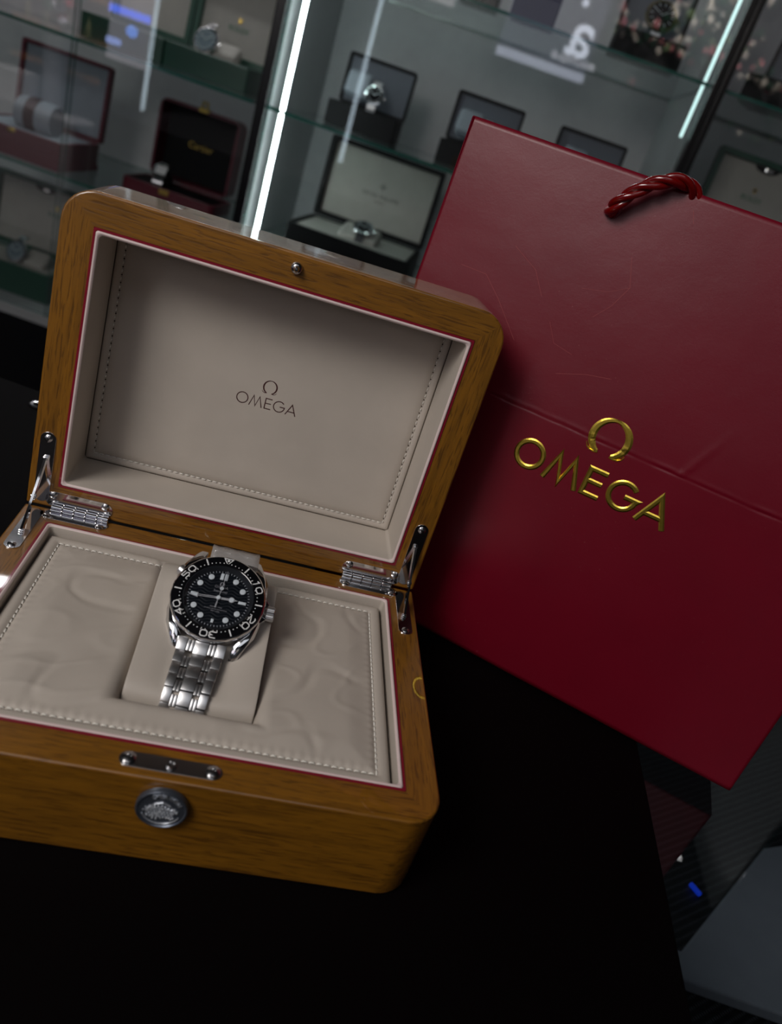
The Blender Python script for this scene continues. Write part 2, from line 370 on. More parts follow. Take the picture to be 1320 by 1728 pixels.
# ------------------------------------------------------------------ wooden watch box
HW = 0.1125; D2 = 0.0852; H = 0.0480; IX = HW - 0.01563; IB = D2 - 0.01437; IFR = -D2 + 0.01546
TL = 0.0421; TH = 1.62323
wb = empty('watch_box', Matrix.Identity(4), 'open oak watch box with cream lining and hinged lid, on the black counter', 'box')
WX = [M_woodx, M_woody]
NS = 8
fm = lambda i: rr_side(i, NS)
OR = [0.0165, 0.0012, 0.0012, 0.0165]
def shell(bm, x0, x1, y0, y1, R, zb, zt, ix0, ix1, iy0, iy1, zin, flip=False):
    """rounded box with an opening in the zt side"""
    s = 1 if zt > zb else -1
    b = 0.0016
    Rm = lambda d: [max(r-d, 0.0002) for r in R]
    L = [rr(x0+b, x1-b, y0+b, y1-b, Rm(b), zb, NS), rr(x0+b*.3, x1-b*.3, y0+b*.3, y1-b*.3, Rm(b*.3), zb+s*b*.3, NS), rr(x0, x1, y0, y1, R, zb+s*b, NS),
         rr(x0, x1, y0, y1, R, zt-s*b*0.8, NS), rr(x0+b*.25, x1-b*.25, y0+b*.25, y1-b*.25, Rm(b*.25), zt-s*b*.22, NS), rr(x0+b*.8, x1-b*.8, y0+b*.8, y1-b*.8, Rm(b*.8), zt, NS),
         rr(ix0, ix1, iy0, iy1, 0.0004, zt, NS), rr(ix0, ix1, iy0, iy1, 0.0004, zin, NS)]
    loft(bm, L, cap0=True, cap1=True, fmi=fm)
bm = B(); shell(bm, -HW, HW, -D2, D2, OR, 0.0, H, -IX, IX, IFR, IB, 0.018)
base = wn(obj('base', bm, WX, wb, smooth=60))
def liner(x0, x1, y0, y1, z0, z1, zi, red_t=0.0011, cr_t=0.0021, s=1):
    b1 = B()
    loft(b1, [rr(x0, x1, y0, y1, 0.0006, z1-s*0.001, NS), rr(x0, x1, y0, y1, 0.0006, z1+s*0.0004, NS), rr(x0+red_t, x1-red_t, y0+red_t, y1-red_t, 0.0012, z1+s*0.0004, NS), rr(x0+red_t, x1-red_t, y0+red_t, y1-red_t, 0.0012, z1-s*0.001, NS)])
    a = red_t; c = red_t + cr_t
    b2 = B()
    loft(b2, [rr(x0+a, x1-a, y0+a, y1-a, 0.0014, z0, NS), rr(x0+a, x1-a, y0+a, y1-a, 0.0014, z1+s*0.0002, NS), rr(x0+a+.0005, x1-a-.0005, y0+a+.0005, y1-a-.0005, 0.0016, z1+s*0.0009, NS),
              rr(x0+a+.0012, x1-a-.0012, y0+a+.0012, y1-a-.0012, 0.002, z1+s*0.0008, NS), rr(x0+c-.0003, x1-c+.0003, y0+c-.0003, y1-c+.0003, 0.0022, z1+s*0.0001, NS)], mi=1)
    loft(b2, [rr(x0+c-.0003, x1-c+.0003, y0+c-.0003, y1-c+.0003, 0.0022, z1+s*0.0001, NS), rr(x0+c, x1-c, y0+c, y1-c, 0.0022, z1-s*0.0012, NS), rr(x0+c, x1-c, y0+c, y1-c, 0.0022, zi, NS)])
    return b1, b2
b1, b2 = liner(-IX+.0001, IX-.0001, IFR+.0001, IB-.0001, 0.018, H, 0.0195)
o = obj('lacquer_line', b1, M_red, base); o['label'] = 'thin crimson line round the opening'
wn(obj('lining', b2, [M_cream, M_rimedge], base, smooth=60))

# padded insert with a notch for the pillow
PX0, PX1, PY0, PY1 = -0.0933, 0.0925, -0.0664, 0.0668
NX0, NX1, NY0, NY1 = -0.0298, 0.0294, -0.0415, 0.0605
def sm(a, b, x):
    t_ = max(0, min(1, (x-a)/(b-a))); return t_*t_*(3-2*t_)
def pad_h(x, y):
    de = min(x-PX0, PX1-x, y-PY0, PY1-y)
    z = 0.0447
    e = 0.0035
    if de < e: z -= 0.0045*(1-math.sqrt(max(0, 1-(1-de/e)**2)))
    st = abs(de - 0.0072)
    z -= 0.0013*math.exp(-(st/0.0011)**2)
    if de > 0.0072: z += 0.0016*sm(0.0072, 0.022, de)
    dn = max(NX0-x, x-NX1, NY0-y, y-NY1)       # distance outside the notch (approx)
    if dn < 0.007: z -= 0.0065*(1-math.sqrt(max(0, 1-(1-max(dn, 0)/0.007)**2)))
    if de > 0.008:
        k = sm(0.008, 0.02, de)*sm(0.002, 0.012, dn)
        z += k*0.0006*(noise.noise(Vector((x*26+y*30+3, y*34-x*12, 1.7)))) 
        q = abs(noise.noise(Vector((x*22-y*26, y*16+x*20, 5.2)))); z -= k*0.0007*max(0, 1-q*9)
        q = abs(noise.noise(Vector((x*30+y*8, y*52-x*25, 9.2)))); z += k*0.00035*max(0, 1-q*6)
    # puckers along the seam
    if 0.0072 < de < 0.013:
        s_ = x if min(y-PY0, PY1-y) < min(x-PX0, PX1-x) else y
        z += 0.00022*math.sin(s_*2*PI/0.0045)*sm(0.013, 0.008, de)
    return z
def axis(a, b, cuts, step):
    pts = sorted(set([a, b] + cuts)); out = []
    for p, q in zip(pts[:-1], pts[1:]):
        n = max(1, round((q-p)/step)); out += [p + (q-p)*i/n for i in range(n)]
    return out + [b]
xs = axis(PX0, PX1, [NX0, NX1, PX0+0.0072, PX1-0.0072, PX0+.0008, PX1-.0008], 0.0011); ys = axis(PY0, PY1, [NY0, NY1, PY0+0.0072, PY1-0.0072, PY0+.0008, PY1-.0008], 0.0011)
bm = B(); V = {}
for i, x in enumerate(xs):
    for j, y in enumerate(ys):
        if NX0 < x < NX1 and NY0 < y < NY1: continue
        V[i, j] = bm.verts.new((x, y, pad_h(x, y)))
for i in range(len(xs)-1):
    for j in range(len(ys)-1):
        k = [(i, j), (i+1, j), (i+1, j+1), (i, j+1)]
        if all(q in V for q in k):
            cx = (xs[i]+xs[i+1])/2; cy = (ys[j]+ys[j+1])/2
            if not (NX0 < cx < NX1 and NY0 < cy < NY1): bm.faces.new([V[q] for q in k])
be = [e_ for e_ in bm.edges if e_.is_boundary]
r_ = bmesh.ops.extrude_edge_only(bm, edges=be)
for v in r_['geom']:
    if isinstance(v, bmesh.types.BMVert): v.co.z = 0.0185
pad = obj('padded_insert', bm, M_cream, wb, smooth=50)
def stitches(bm, pts, L_, gap, r=0.00042, holes=None):
    for a, b in zip(pts[:-1], pts[1:]):
        a = Vector(a); b = Vector(b); d = (b-a); n = int(d.length/(L_+gap)); d.normalize()
        for i in range(n):
            p = a + d*(i*(b-a).length/n)
            q = p + d*L_
            nn = Vector((0, 0, 0.0002))
            tube(bm, [p - nn, p + d*L_*.2 + nn*2, p + d*L_*.8 + nn*2, q - nn], [r*.5, r, r, r*.5], 6)
            if holes is not None: lathe(holes, [(r*1.15, -0.0002), (r*1.15, 0.0001)], 8, T(q + d*gap/2))
sx0, sx1, sy0, sy1 = PX0+.0072, PX1-.0072, PY0+.0072, PY1-.0072
zs = 0.0447 - 0.0010
bm = B(); hb = B()
stitches(bm, [(sx0, sy1, zs), (sx1, sy1, zs)], 0.0025, 0.0008); stitches(bm, [(sx1, sy0, zs), (sx1, sy1, zs)], 0.0025, 0.0008)
stitches(bm, [(sx0, sy0, zs), (sx1, sy0, zs)], 0.0025, 0.0008); stitches(bm, [(sx0, sy0, zs), (sx0, sy1, zs)], 0.0024, 0.0012, holes=hb)  # dark holes on the left row alone, imitating its shaded look
obj('stitching', bm, M_thread, pad, smooth=60); obj('shaded_stitch_hole', hb, M_groove, pad)['kind'] = 'stuff'

# lid: built closed-side-down in its own space: x across, y = distance from the hinge, z = depth away from the rim plane
LM = Matrix(((1, 0, 0, 0), (0, -math.cos(TH), math.sin(TH), D2), (0, math.sin(TH), math.cos(TH), H), (0, 0, 0, 1)))
# (x,s,d) -> (x, D2 - s cos + d sin, H + s sin + d cos)
LY0, LY1 = 0.01435, 0.1704 - 0.0161
LR = [0.0012, 0.0165, 0.0165, 0.0012]
bm = B(); shell(bm, -HW, HW, 0.0004, 0.1704, LR, TL, 0.0, -IX, IX, LY0, LY1, TL-0.004)
lid = wn(obj('lid', bm, WX, wb, LM, smooth=60))
b1, b2 = liner(-IX+.0001, IX-.0001, LY0+.0001, LY1-.0001, TL-.004, 0.0, TL-0.0042, s=-1)
o = obj('lacquer_line', b1, M_red, lid); o['label'] = 'thin crimson line round the opening of the lid'
wn(obj('lining', b2, [M_cream, M_rimedge], lid, smooth=60))
# padded back panel of the lid
ax0, ax1, ay0, ay1 = -IX+.0036, IX-.0036, LY0+.0036, LY1-.0036
DP = 0.0363
def pl(ins, z, R=0.0015): return rr(ax0+ins, ax1-ins, ay0+ins, ay1-ins, R, z, NS)
bm = B(); loft(bm, [pl(0, TL-.0044), pl(0, DP+.0008), pl(.0006, DP+.0002), pl(.0020, DP), pl(.0036, DP+.0002), pl(.0046, DP+.0008), pl(.0056, DP+.0001), pl(.009, DP-.0006), pl(.016, DP-.0009)], cap0=True, cap1=True)
panel = obj('lid_back_panel', bm, M_cream, wb, LM, smooth=50)
bm = B(); hb = B()
k = .0046; zz = DP + 0.0004
FL = SC(1, 1, -1)
def st_lid(a, b, hol):
    t1 = B(); h1 = B(); stitches(t1, [(*a, -zz), (*b, -zz)], 0.0024 if not hol else 0.0016, 0.0009 if not hol else 0.0026, r=0.00036, holes=h1 if hol else None)
    for s_, d_ in ((t1, bm), (h1, hb)):
        bmesh.ops.transform(s_, matrix=FL, verts=s_.verts[:]); me = bpy.data.meshes.new('t'); s_.to_mesh(me); d_.from_mesh(me); s_.free()
st_lid((ax0+k, ay0+k), (ax1-k, ay0+k), False); st_lid((ax0+k, ay1-k), (ax1-k, ay1-k), False)
st_lid((ax0+k, ay0+k), (ax0+k, ay1-k), True); st_lid((ax1-k, ay0+k), (ax1-k, ay1-k), True)  # side rows get dark holes for their shaded look
obj('stitching', bm, M_thread, panel, smooth=60); obj('shaded_stitch_hole', hb, M_groove, panel)['kind'] = 'stuff'
bm = B(); g_ = 0.0004
loft(bm, [rr(ax0-g_, ax1+g_, ay0-g_, ay1+g_, 0.001, DP+.0005, NS), rr(ax0+g_*.2, ax1-g_*.2, ay0+g_*.2, ay1-g_*.2, 0.001, DP+.0005, NS)])
obj('seam', bm, M_groove, panel)
# printed word and sign
cap = 0.00680
LG = T((-0.0164, 0.0760, DP-0.00088)) @ SC(cap, cap, -1)
bm = B(); omega_word(bm, 0.105, 0.00008, LG); omega_sign(bm, 0.09, 0.00008, LG @ T((0, -0.05, 0)))
o = obj('printed_logo', bm, M_print, panel); o['label'] = 'dark red printed word under a horseshoe-shaped sign'
# round catch stud on the lid rim
bm = B(); lathe(bm, [(0.0030, 0), (0.0030, 0.0012), (0.0024, 0.0022), (0.0016, 0.0026), (0.0013, 0.0048), (0.0008, 0.0056), (0, 0.0057)], 32, T((-0.0006, 0.1632, 0)) @ SC(1, 1, -1))
obj('catch_stud', bm, M_chromed, lid, smooth=35)

def screw(bm, x, y, z, s=1, r=0.0022):
    M_ = T((x, y, z)) @ SC(1, 1, s)
    lathe(bm, [(r, 0), (r*.97, 0.0004), (r*.7, 0.0009), (r*.3, 0.0011), (r*.25, 0.0004), (0, 0.0003)], 20, M_)
    for a in (0, 90): box(bm, -r*.5, r*.5, -r*.09, r*.09, 0.0008, 0.00125, M_ @ RZ(a+20))
def hinge(side):
    sx = side
    # leaf on each half: leg along the back rail and a leg along the side rail
    for par, z, s, Y in ((base, H, 1, lambda q: D2-q), (lid, 0.0, -1, lambda q: q)):
        lf = B()
        def P(x0, x1, q0, q1, h=0.0005):
            ya, yb = sorted((Y(q0), Y(q1))); xa, xb = sorted((x0*sx, x1*sx)); prism(lf, slot(xa, xb, ya, yb), z - s*0.0003, z + s*h)
        P(0.0665, 0.1025, 0.0018, 0.0108); P(0.1008, 0.1088, 0.0035, 0.0448); 
        ob = obj('hinge_leaf', lf, M_chrome, wb, None if par is base else LM, smooth=30, bevel=0.0002)
        for (qx, qs) in ((0.0705, 0.0085), (0.0985, 0.0085), (0.1048, 0.0412)):
            sb = B(); screw(sb, qx*sx, Y(qs), z + s*0.0005, s); obj('screw', sb, M_chromed, ob, smooth=30)
    kb = B(); x = 0.0675; seg = 0.0062
    for i in range(5):
        a = x + i*seg; lathe(kb, [(0.0016, 0), (0.0021, 0.0003), (0.0021, seg-.0005), (0.0016, seg-.0002)], 20, T((a*sx if sx > 0 else a*sx - 0, D2-0.0018, H+0.0018)) @ (RY(90) if sx > 0 else RY(-90)))
    obj('hinge_knuckle', kb, M_chrome, wb, smooth=30)
    # stay arm, bowed, from the side leg on the lid to the side leg on the base
    sb = B()
    a = Vector((0.1045*sx, D2 - 0.029, H + 0.0012)); b = LM @ Vector((0.1045*sx, 0.030, -0.0012))
    c = Vector((0.1058*sx, D2 - 0.0105, H + 0.0105))
    pts = [a*(1-u)**2 + c*2*u*(1-u) + b*u*u for u in [i/14 for i in range(15)]]
    loops = []
    for i, p in enumerate(pts):
        d = (pts[min(i+1, 14)] - pts[max(i-1, 0)]).normalized(); n_ = Vector((1, 0, 0)).cross(d).normalized()
        loops.append([p + Vector((-.0006, 0, 0)) + n_*.0019, p + Vector((.0006, 0, 0)) + n_*.0019, p + Vector((.0006, 0, 0)) - n_*.0019, p + Vector((-.0006, 0, 0)) - n_*.0019])
    loft(sb, loops, cap0=True, cap1=True)
    for q in (a, b, pts[7]): lathe(sb, [(0.0012, -0.0012), (0.0014, 0), (0.0012, 0.0012)], 16, T(q) @ RY(90))
    obj('stay_arm', sb, M_chrome, wb, smooth=30)
hinge(1); hinge(-1)
# catch plate on the front rail, and the medallion
cp = obj('catch_plate', prism(B(), slot(-0.0212, 0.0192, -0.0812, -0.0738), H - 0.0004, H + 0.0004), M_chromed, wb, bevel=0.0002, smooth=30)
for x in (-0.0175, 0.0155):
    bm = B(); lathe(bm, [(0.0029, 0), (0.0028, 0.0008), (0.0018, 0.0015), (0.0009, 0.0016), (0.0006, 0.001), (0, 0.0009)], 24, T((x, -0.0775, H+0.0004)))
    obj('screw', bm, M_chromed, cp, smooth=30)
bm = B(); lathe(bm, [(0.0010, 0.0002), (0.0012, 0.0011), (0.0022, 0.0011), (0.0024, 0)], 24, T((-0.001, -0.0775, H+0.0004)))
obj('catch_hole', bm, M_chromed, cp, smooth=30)
MD = T((-0.0006, -D2, 0.0350)) @ RX(90)
R0 = 0.0102
med = obj('medallion', lathe(B(), [(R0*.9, -.0002), (R0, 0.0006), (R0, 0.0024), (R0*.97, 0.0030), (R0*.92, 0.0031), (R0*.88, 0.0026), (0, 0.0026)], 64, MD), mat('pewter', (0.15, 0.17, 0.21), 0.35, 0.8), wb, smooth=30)
bm = B()
# embossed relief: letters round the rim over a building with towers
for i, ch in enumerate('OMEGA WATCH'):
    a = 118 - i*8.5
    if ch != ' ': text(bm, ch, 0.0026, MD @ RZ(a-90) @ T((0, R0*.72, 0.0027)), 0.0002)
for i in range(9): lathe(bm, [(0.0005, 0), (0.0004, 0.0005), (0, 0.0006)], 8, MD @ T((-.0052+.0013*i, 0.0022-abs(i-4)*.0006, 0.0026)))
for k_ in range(4):
    for i in range(9-k_ % 2): rbox(bm, -.0055+i*.00125+(k_ % 2)*.0006, -.0047+i*.00125+(k_ % 2)*.0006, -0.0042+k_*.0014, -0.0034+k_*.0014, 0.0025, 0.0031, .00012, 1, MD)
stroke(bm, [(-.006, -.001), (-.003, .0028), (0, .0042), (.003, .0028), (.006, -.001)], 0.0005, 0.0005, MD @ T((0, 0, 0.0026)))
stroke(bm, arc(0, 0, .0078, 205, 335, 20), 0.0004, 0.0004, MD @ T((0, 0, 0.0026)))
random.seed(3)
for i in range(70):
    a = random.random()*6.28; q_ = random.random()**.6*.0068; lathe(bm, [(.00035, 0), (.00025, .0004), (0, .0005)], 6, MD @ T((q_*math.cos(a), q_*math.sin(a)*.7-.001, .0026)))  # scattered dots, put in as bright glints
obj('embossed_relief', bm, mat('glinting_relief', (.9, .92, .95), .3, .85), med)  # metal lightened so the raised parts look lit

# ------------------------------------------------------------------ pillow
prof = [(-0.0375, 0.020), (-0.0395, 0.034), (-0.0375, 0.0420), (-0.0345, 0.0452), (-0.0290, 0.0475), (-0.015, 0.0510), (0.005, 0.0580), (0.020, 0.0645), (0.028, 0.0665), (0.036, 0.0645), (0.0425, 0.057), (0.0450, 0.045), (0.0445, 0.020)]
bm = B(); loops = []
cy, cz = 0.004, 0.042
for x, s in ((-0.0283, .90), (-0.0291, .955), (-0.0294, .985), (-0.0288, 1.0), (-.019, 1.004), (-.012, 1.006), (0, 1.006), (.012, 1.006), (.019, 1.004), (0.0285, 1.0), (0.0291, .985), (0.0288, .955), (0.0280, .90)):
    loops.append([Vector((x, cy+(y-cy)*s, max(0.0186, cz+(z-cz)*s - (0.0042*sm(.021, .009, abs(x))*sm(.026, .012, abs(y+.012)) if z > .04 else 0)))) for y, z in prof])
loft(bm, loops, cap0=True, cap1=True)
o = obj('watch_pillow', bm, M_cream, None, smooth=60)
ms = o.modifiers.new('s', 'SUBSURF'); ms.levels = 2; ms.render_levels = 2
tag(o, 'cream watch pillow set in the notch of the box insert, under the diver watch', 'cushion')

# ------------------------------------------------------------------ main watch (local: x to 3 o'clock, y to 12, z out; metres at true scale, then x1.077)
WM = T((0.0011, 0.0077, 0.0700)) @ Euler((math.radians(28.6), math.radians(-2.2), math.radians(-3.5)), 'XYZ').to_matrix().to_4x4() @ SC(1.077)
wt = empty('wristwatch', WM, 'steel diver watch with black wave dial and black bezel on the cream pillow', 'watch')
mm = 0.001
def L3(x, y, z): return Vector((x*mm, y*mm, z*mm))
# case: round middle with four lyre lugs; bezel face plane is z=0
bm = B(); lathe(bm, [(16.5*mm, -10*mm), (18.5*mm, -9*mm), (20.2*mm, -6.8*mm), (20.4*mm, -4.5*mm), (19.8*mm, -3.0*mm), (18*mm, -2.8*mm)], 72)
for sx in (1, -1):
    for sy in (1, -1):
        pr = [(19.3, 2, -5.4), (18.9, 8, -5.2), (17.2, 14, -5.2), (14.9, 19, -5.6), (13.6, 22.8, -7.2), (13.1, 25.0, -9.0)]
        lw = [1.6, 2.6, 3.4, 2.9, 2.2, 1.9]; lh = [4.6, 4.4, 3.8, 3.2, 2.6, 1.6]; lp = []
        for (x, y, z), a, h_ in zip(pr, lw, lh):
            cx_ = (x - a*.2)
            q = [(-a, -h_*.6), (-a, h_*.35), (-a*.5, h_*.6), (a*.45, h_*.55), (a*.85, h_*.15), (a*.8, -h_*.5)]
            lp.append([L3(sx*(cx_+u), sy*y, z+v) for u, v in q])
        if sx*sy < 0: lp = [p[::-1] for p in lp]
        loft(bm, lp, cap0=True, cap1=True)
obj('case', bm, M_steelp, wt, smooth=40)
bm = B(); pf = []
n = 120
loops = []
for r, z, sc in ((19.4, -3.0, 0), (20.9, -2.6, 1), (21.1, -1.4, 1), (20.6, -0.4, 1), (20.1, -0.05, 0), (20.0, -0.25, 0)):
    loops.append([L3((r - (0.13 if sc else 0)*(0.5+0.5*math.cos(i*2*PI/n*24)))*math.cos(2*PI*i/n), (r - (0.13 if sc else 0)*(0.5+0.5*math.cos(i*2*PI/n*24)))*math.sin(2*PI*i/n), z) for i in range(n)])
loft(bm, loops)
bz = obj('bezel', bm, M_steelp, wt, smooth=40)
obj('bezel_insert', lathe(B(), [(20.15*mm, -.5*mm), (20.1*mm, -0.12*mm), (15.9*mm, 0.35*mm), (15.6*mm, 0.2*mm), (15.5*mm, -0.9*mm)], 96, ring=True), M_bezel, bz, smooth=30)
bm = B()
def Pz(r): return (-0.12 + (20.1-r)/4.2*0.47 + 0.06)*mm
for i in range(60):
    a = -i*6
    if i in (0,) or i % 10 == 0: continue
    if i % 5 == 0: box(bm, -.28*mm, .28*mm, 16.4*mm, 19.6*mm, 0, .12*mm, RZ(a) @ T((0, 0, 0)) @ T((0, 0, Pz(18))) )
    else: lathe(bm, [(.24*mm, 0), (.24*mm, .1*mm)], 8, RZ(a) @ T((0, 16.9*mm, Pz(17.0))))
a_, b_ = .5, .28
DIG = {'0': [([(-a_, -b_), (-b_, -a_), (b_, -a_), (a_, -b_), (a_, b_), (b_, a_), (-b_, a_), (-a_, b_)], True)],
       '1': [([(-.25, .25), (.1, .5), (.1, -.5)], False)],
       '2': [([(-a_, b_), (-b_, a_), (b_, a_), (a_, b_), (a_, .1), (-a_, -.5), (a_, -.5)], False)],
       '3': [([(-a_, .5), (b_, a_), (a_, b_), (a_, .15), (.1, .03), (a_, -.12), (a_, -b_), (b_, -a_), (-a_, -.5)], False)],
       '4': [([(.25, -.5), (.25, .5), (-.5, -.2), (.5, -.2)], False)],
       '5': [([(.45, .5), (-.45, .5), (-.45, .08), (b_, .08), (a_, -.1), (a_, -b_), (b_, -a_), (-a_, -.5)], False)]}
for i in (10, 20, 30, 40, 50):
    for q_, ch in ((-1.95, str(i)[0]), (1.95, '0')):
        for pl_, cl_ in DIG[ch]: stroke(bm, [(x*2.9*mm, y*2.6*mm) for x, y in pl_], .52*mm, .12*mm, RZ(-i*6) @ T((0, 18.05*mm, Pz(18.05))) @ RX(-6.3) @ T((q_*mm, 0, 0)), cl_)
    for da in (-2, -1, 1, 2): lathe(bm, [(.24*mm, 0), (.24*mm, .1*mm)], 8, RZ(-i*6+da*6*1.0) @ T((0, 16.35*mm, Pz(16.4))))
stroke(bm, [(-2.0*mm, 19.5*mm), (2.0*mm, 19.5*mm), (0, 16.5*mm)], .45*mm, .12*mm, T((0, 0, Pz(18.5))), True)
lathe(bm, [(.6*mm, 0), (.6*mm, .2*mm)], 12, T((0, 18.5*mm, Pz(18.5))))
obj('bezel_scale', bm, M_white, bz)['label'] = 'white minute numerals, ticks and dots'
# dial with waves
bm = B(); N_ = 90; V = {}
for i in range(-N_, N_+1):
    for j in range(-N_, N_+1):
        x, y = i/N_*15.4, j/N_*15.4
        if x*x+y*y < 15.35**2: V[i, j] = bm.verts.new((x*mm, y*mm, (-1.9 + 0.045*math.sin((y+0.55*math.sin(x*0.95))*2*PI/1.55))*mm))
for (i, j) in list(V):
    q = [(i, j), (i+1, j), (i+1, j+1), (i, j+1)]
    if all(k in V for k in q): bm.faces.new([V[k] for k in q])
dial = obj('dial', bm, mat('black_glossy_dial', (0.004, 0.006, 0.009), 0.3, spec=0.3, coat=0.15), wt, smooth=80)
bm = B(); lathe(bm, [(15.5*mm, -2.1*mm), (15.5*mm, 0.1*mm), (15.2*mm, 0.1*mm), (13.6*mm, -1.7*mm), (13.6*mm, -2.0*mm)], 96, ring=True)
rh = obj('rehaut', bm, mat('dark_inner_ring', (0.015, 0.017, 0.02), 0.25), wt, smooth=30)
bm = B()
for i in range(60): box(bm, -.11*mm, .11*mm, 12.9*mm, 14.0*mm, -1.72*mm, -1.62*mm, RZ(i*6))
obj('minute_track', bm, mat('grey_enamel', (0.4, 0.42, 0.45), .4), dial)
for h_ in range(12):
    bm = B(); a = -h_*30
    if h_ == 0:
        for s_ in (-1, 1): rbox(bm, (s_*0.95-.75)*mm, (s_*.95+.75)*mm, 9.2*mm, 12.4*mm, -1.75*mm, -1.1*mm, .15*mm, 2, RZ(a))
    elif h_ in (3,): rbox(bm, -.65*mm, .65*mm, 8.9*mm, 12.4*mm, -1.75*mm, -1.1*mm, .15*mm, 2, RZ(a))
    elif h_ == 6: rbox(bm, -.6*mm, .6*mm, 10.2*mm, 12.0*mm, -1.75*mm, -1.1*mm, .15*mm, 2, RZ(a))
    elif h_ == 9: rbox(bm, -.65*mm, .65*mm, 9.3*mm, 12.4*mm, -1.75*mm, -1.1*mm, .15*mm, 2, RZ(a))
    else: lathe(bm, [(1.3*mm, -1.8*mm), (1.3*mm, -1.2*mm), (1.0*mm, -1.1*mm), (0, -1.1*mm)], 24, RZ(a) @ T((0, 11.1*mm, 0)))
    obj('hour_marker', bm, M_lume, dial, smooth=30)
bm = B(); Z = T((0, 0, -1.72*mm))
WL = T((0, 5.2*mm, -1.74*mm)) @ SC(1.15*mm, 1.15*mm, 1) @ T((-2.6, 0, 0)); omega_word(bm, .14, .08*mm, WL); 
omega_sign(bm, .2, .08*mm, T((0, 4.9*mm, -1.74*mm)) @ SC(1.5*mm, 1.5*mm, 1) @ T((-2.57, -.4, 0)))
text(bm, 'Seamaster', 1.5*mm, T((0, 3.6*mm, -1.72*mm)), .03*mm); text(bm, 'PROFESSIONAL', 0.8*mm, T((0, -4.2*mm, -1.72*mm)), .03*mm)
text(bm, 'CO-AXIAL MASTER CHRONOMETER', 0.62*mm, T((0, -5.3*mm, -1.72*mm)), .03*mm); text(bm, '300m / 1000ft', 0.7*mm, T((0, -6.3*mm, -1.72*mm)), .03*mm)
obj('dial_text', bm, mat('dial_print', (0.26, 0.26, 0.28), .5), dial)
M_hand = mat('satin_hands', (0.55, 0.56, 0.58), 0.3, 0.4)
def hand(name, ang, parts, m, z):
    bm = B()
    for poly in parts: prism(bm, [(x*mm, y*mm) for x, y in poly], z*mm, (z+.25)*mm, RZ(-ang))
    return obj(name, bm, m, wt)
mh = hand('minute_hand', 265.5, [[(-.5, -1), (.5, -1), (.45, 9.0), (.2, 9.0), (.15, 1.5), (-.15, 1.5), (-.2, 9), (-.45, 9.0)], [(-1.2, 9.0), (1.2, 9.0), (0, 13.2)]], M_hand, -.8)
bm = B(); prism(bm, [(-.8*mm, 9.3*mm), (.8*mm, 9.3*mm), (0, 12.3*mm)], -.55*mm, -.45*mm, RZ(-265.5)); obj('lume', bm, M_lume, mh)
hh = hand('hour_hand', 87, [[(-.55, -1), (.55, -1), (.5, 4.5), (-.5, 4.5)], [(1.35*math.cos(k*PI/8), 5.8+1.35*math.sin(k*PI/8)) for k in range(16)], [(-.45, 7), (.45, 7), (0, 8.6)]], M_hand, -1.15)
bm = B(); lathe(bm, [(1.05*mm, 0), (1.05*mm, .1*mm)], 20, RZ(-87) @ T((0, 5.8*mm, -.9*mm))); obj('lume', bm, M_lume, hh)
shd = hand('seconds_hand', 4, [[(-.14, -4.5), (.14, -4.5), (.08, 13.3), (-.08, 13.3)], [(-.32, -5.0), (.32, -5.0), (.28, -2.2), (-.28, -2.2)]], M_hand, -.45)
bm = B(); lathe(bm, [(.85*mm, 0), (.85*mm, .25*mm)], 20, RZ(-4) @ T((0, 4.6*mm, -.5*mm))); lathe(bm, [(.9*mm, -1.4*mm), (.9*mm, 0), (.5*mm, .1*mm)], 24, T((0, 0, -.2*mm))); obj('lume', bm, M_lume, shd)
obj('crystal', lathe(B(), [(15.6*mm, -.6*mm), (15.5*mm, 0.4*mm), (13*mm, .75*mm), (7*mm, 1.1*mm), (0, 1.25*mm)], 64, ring=True), M_crystal, wt, smooth=60)
# crown between guards, and helium valve
bm = B(); loops = []
for z, r in ((20.0, 2.4), (21.6, 2.9), (22.2, 3.4), (25.4, 3.4), (25.8, 3.0)):
    loops.append([L3(z, (r-(.18 if r > 3.2 and i % 2 else 0))*math.cos(i*PI/24), -6.2+(r-(.18 if r > 3.2 and i % 2 else 0))*math.sin(i*PI/24)) for i in range(48)])
loft(bm, loops, cap0=True, cap1=True); obj('crown', bm, M_steel, wt, smooth=25)
bm = B()
for s_ in (1, -1): loft(bm, [[L3(18.5, s_*1.8, -9), L3(18.5, s_*6.5, -9), L3(18.5, s_*6.5, -3.6), L3(18.5, s_*1.8, -3.6)], [L3(22.6, s_*3.5, -7.8), L3(20.5, s_*6.2, -8.0), L3(20.5, s_*6.2, -4.2), L3(22.6, s_*3.5, -4.8)]], cap0=True, cap1=True)
obj('crown_guards', bm, M_steelp, wt, bevel=.0003)
obj('helium_valve', lathe(B(), [(2.2*mm, 19*mm), (2.2*mm, 21*mm), (2.7*mm, 21.2*mm), (2.7*mm, 23.6*mm), (2.2*mm, 24*mm)], 20, T((0, 0, -5.5*mm)) @ RZ(59) @ RX(-90)), M_steel, wt, smooth=25)
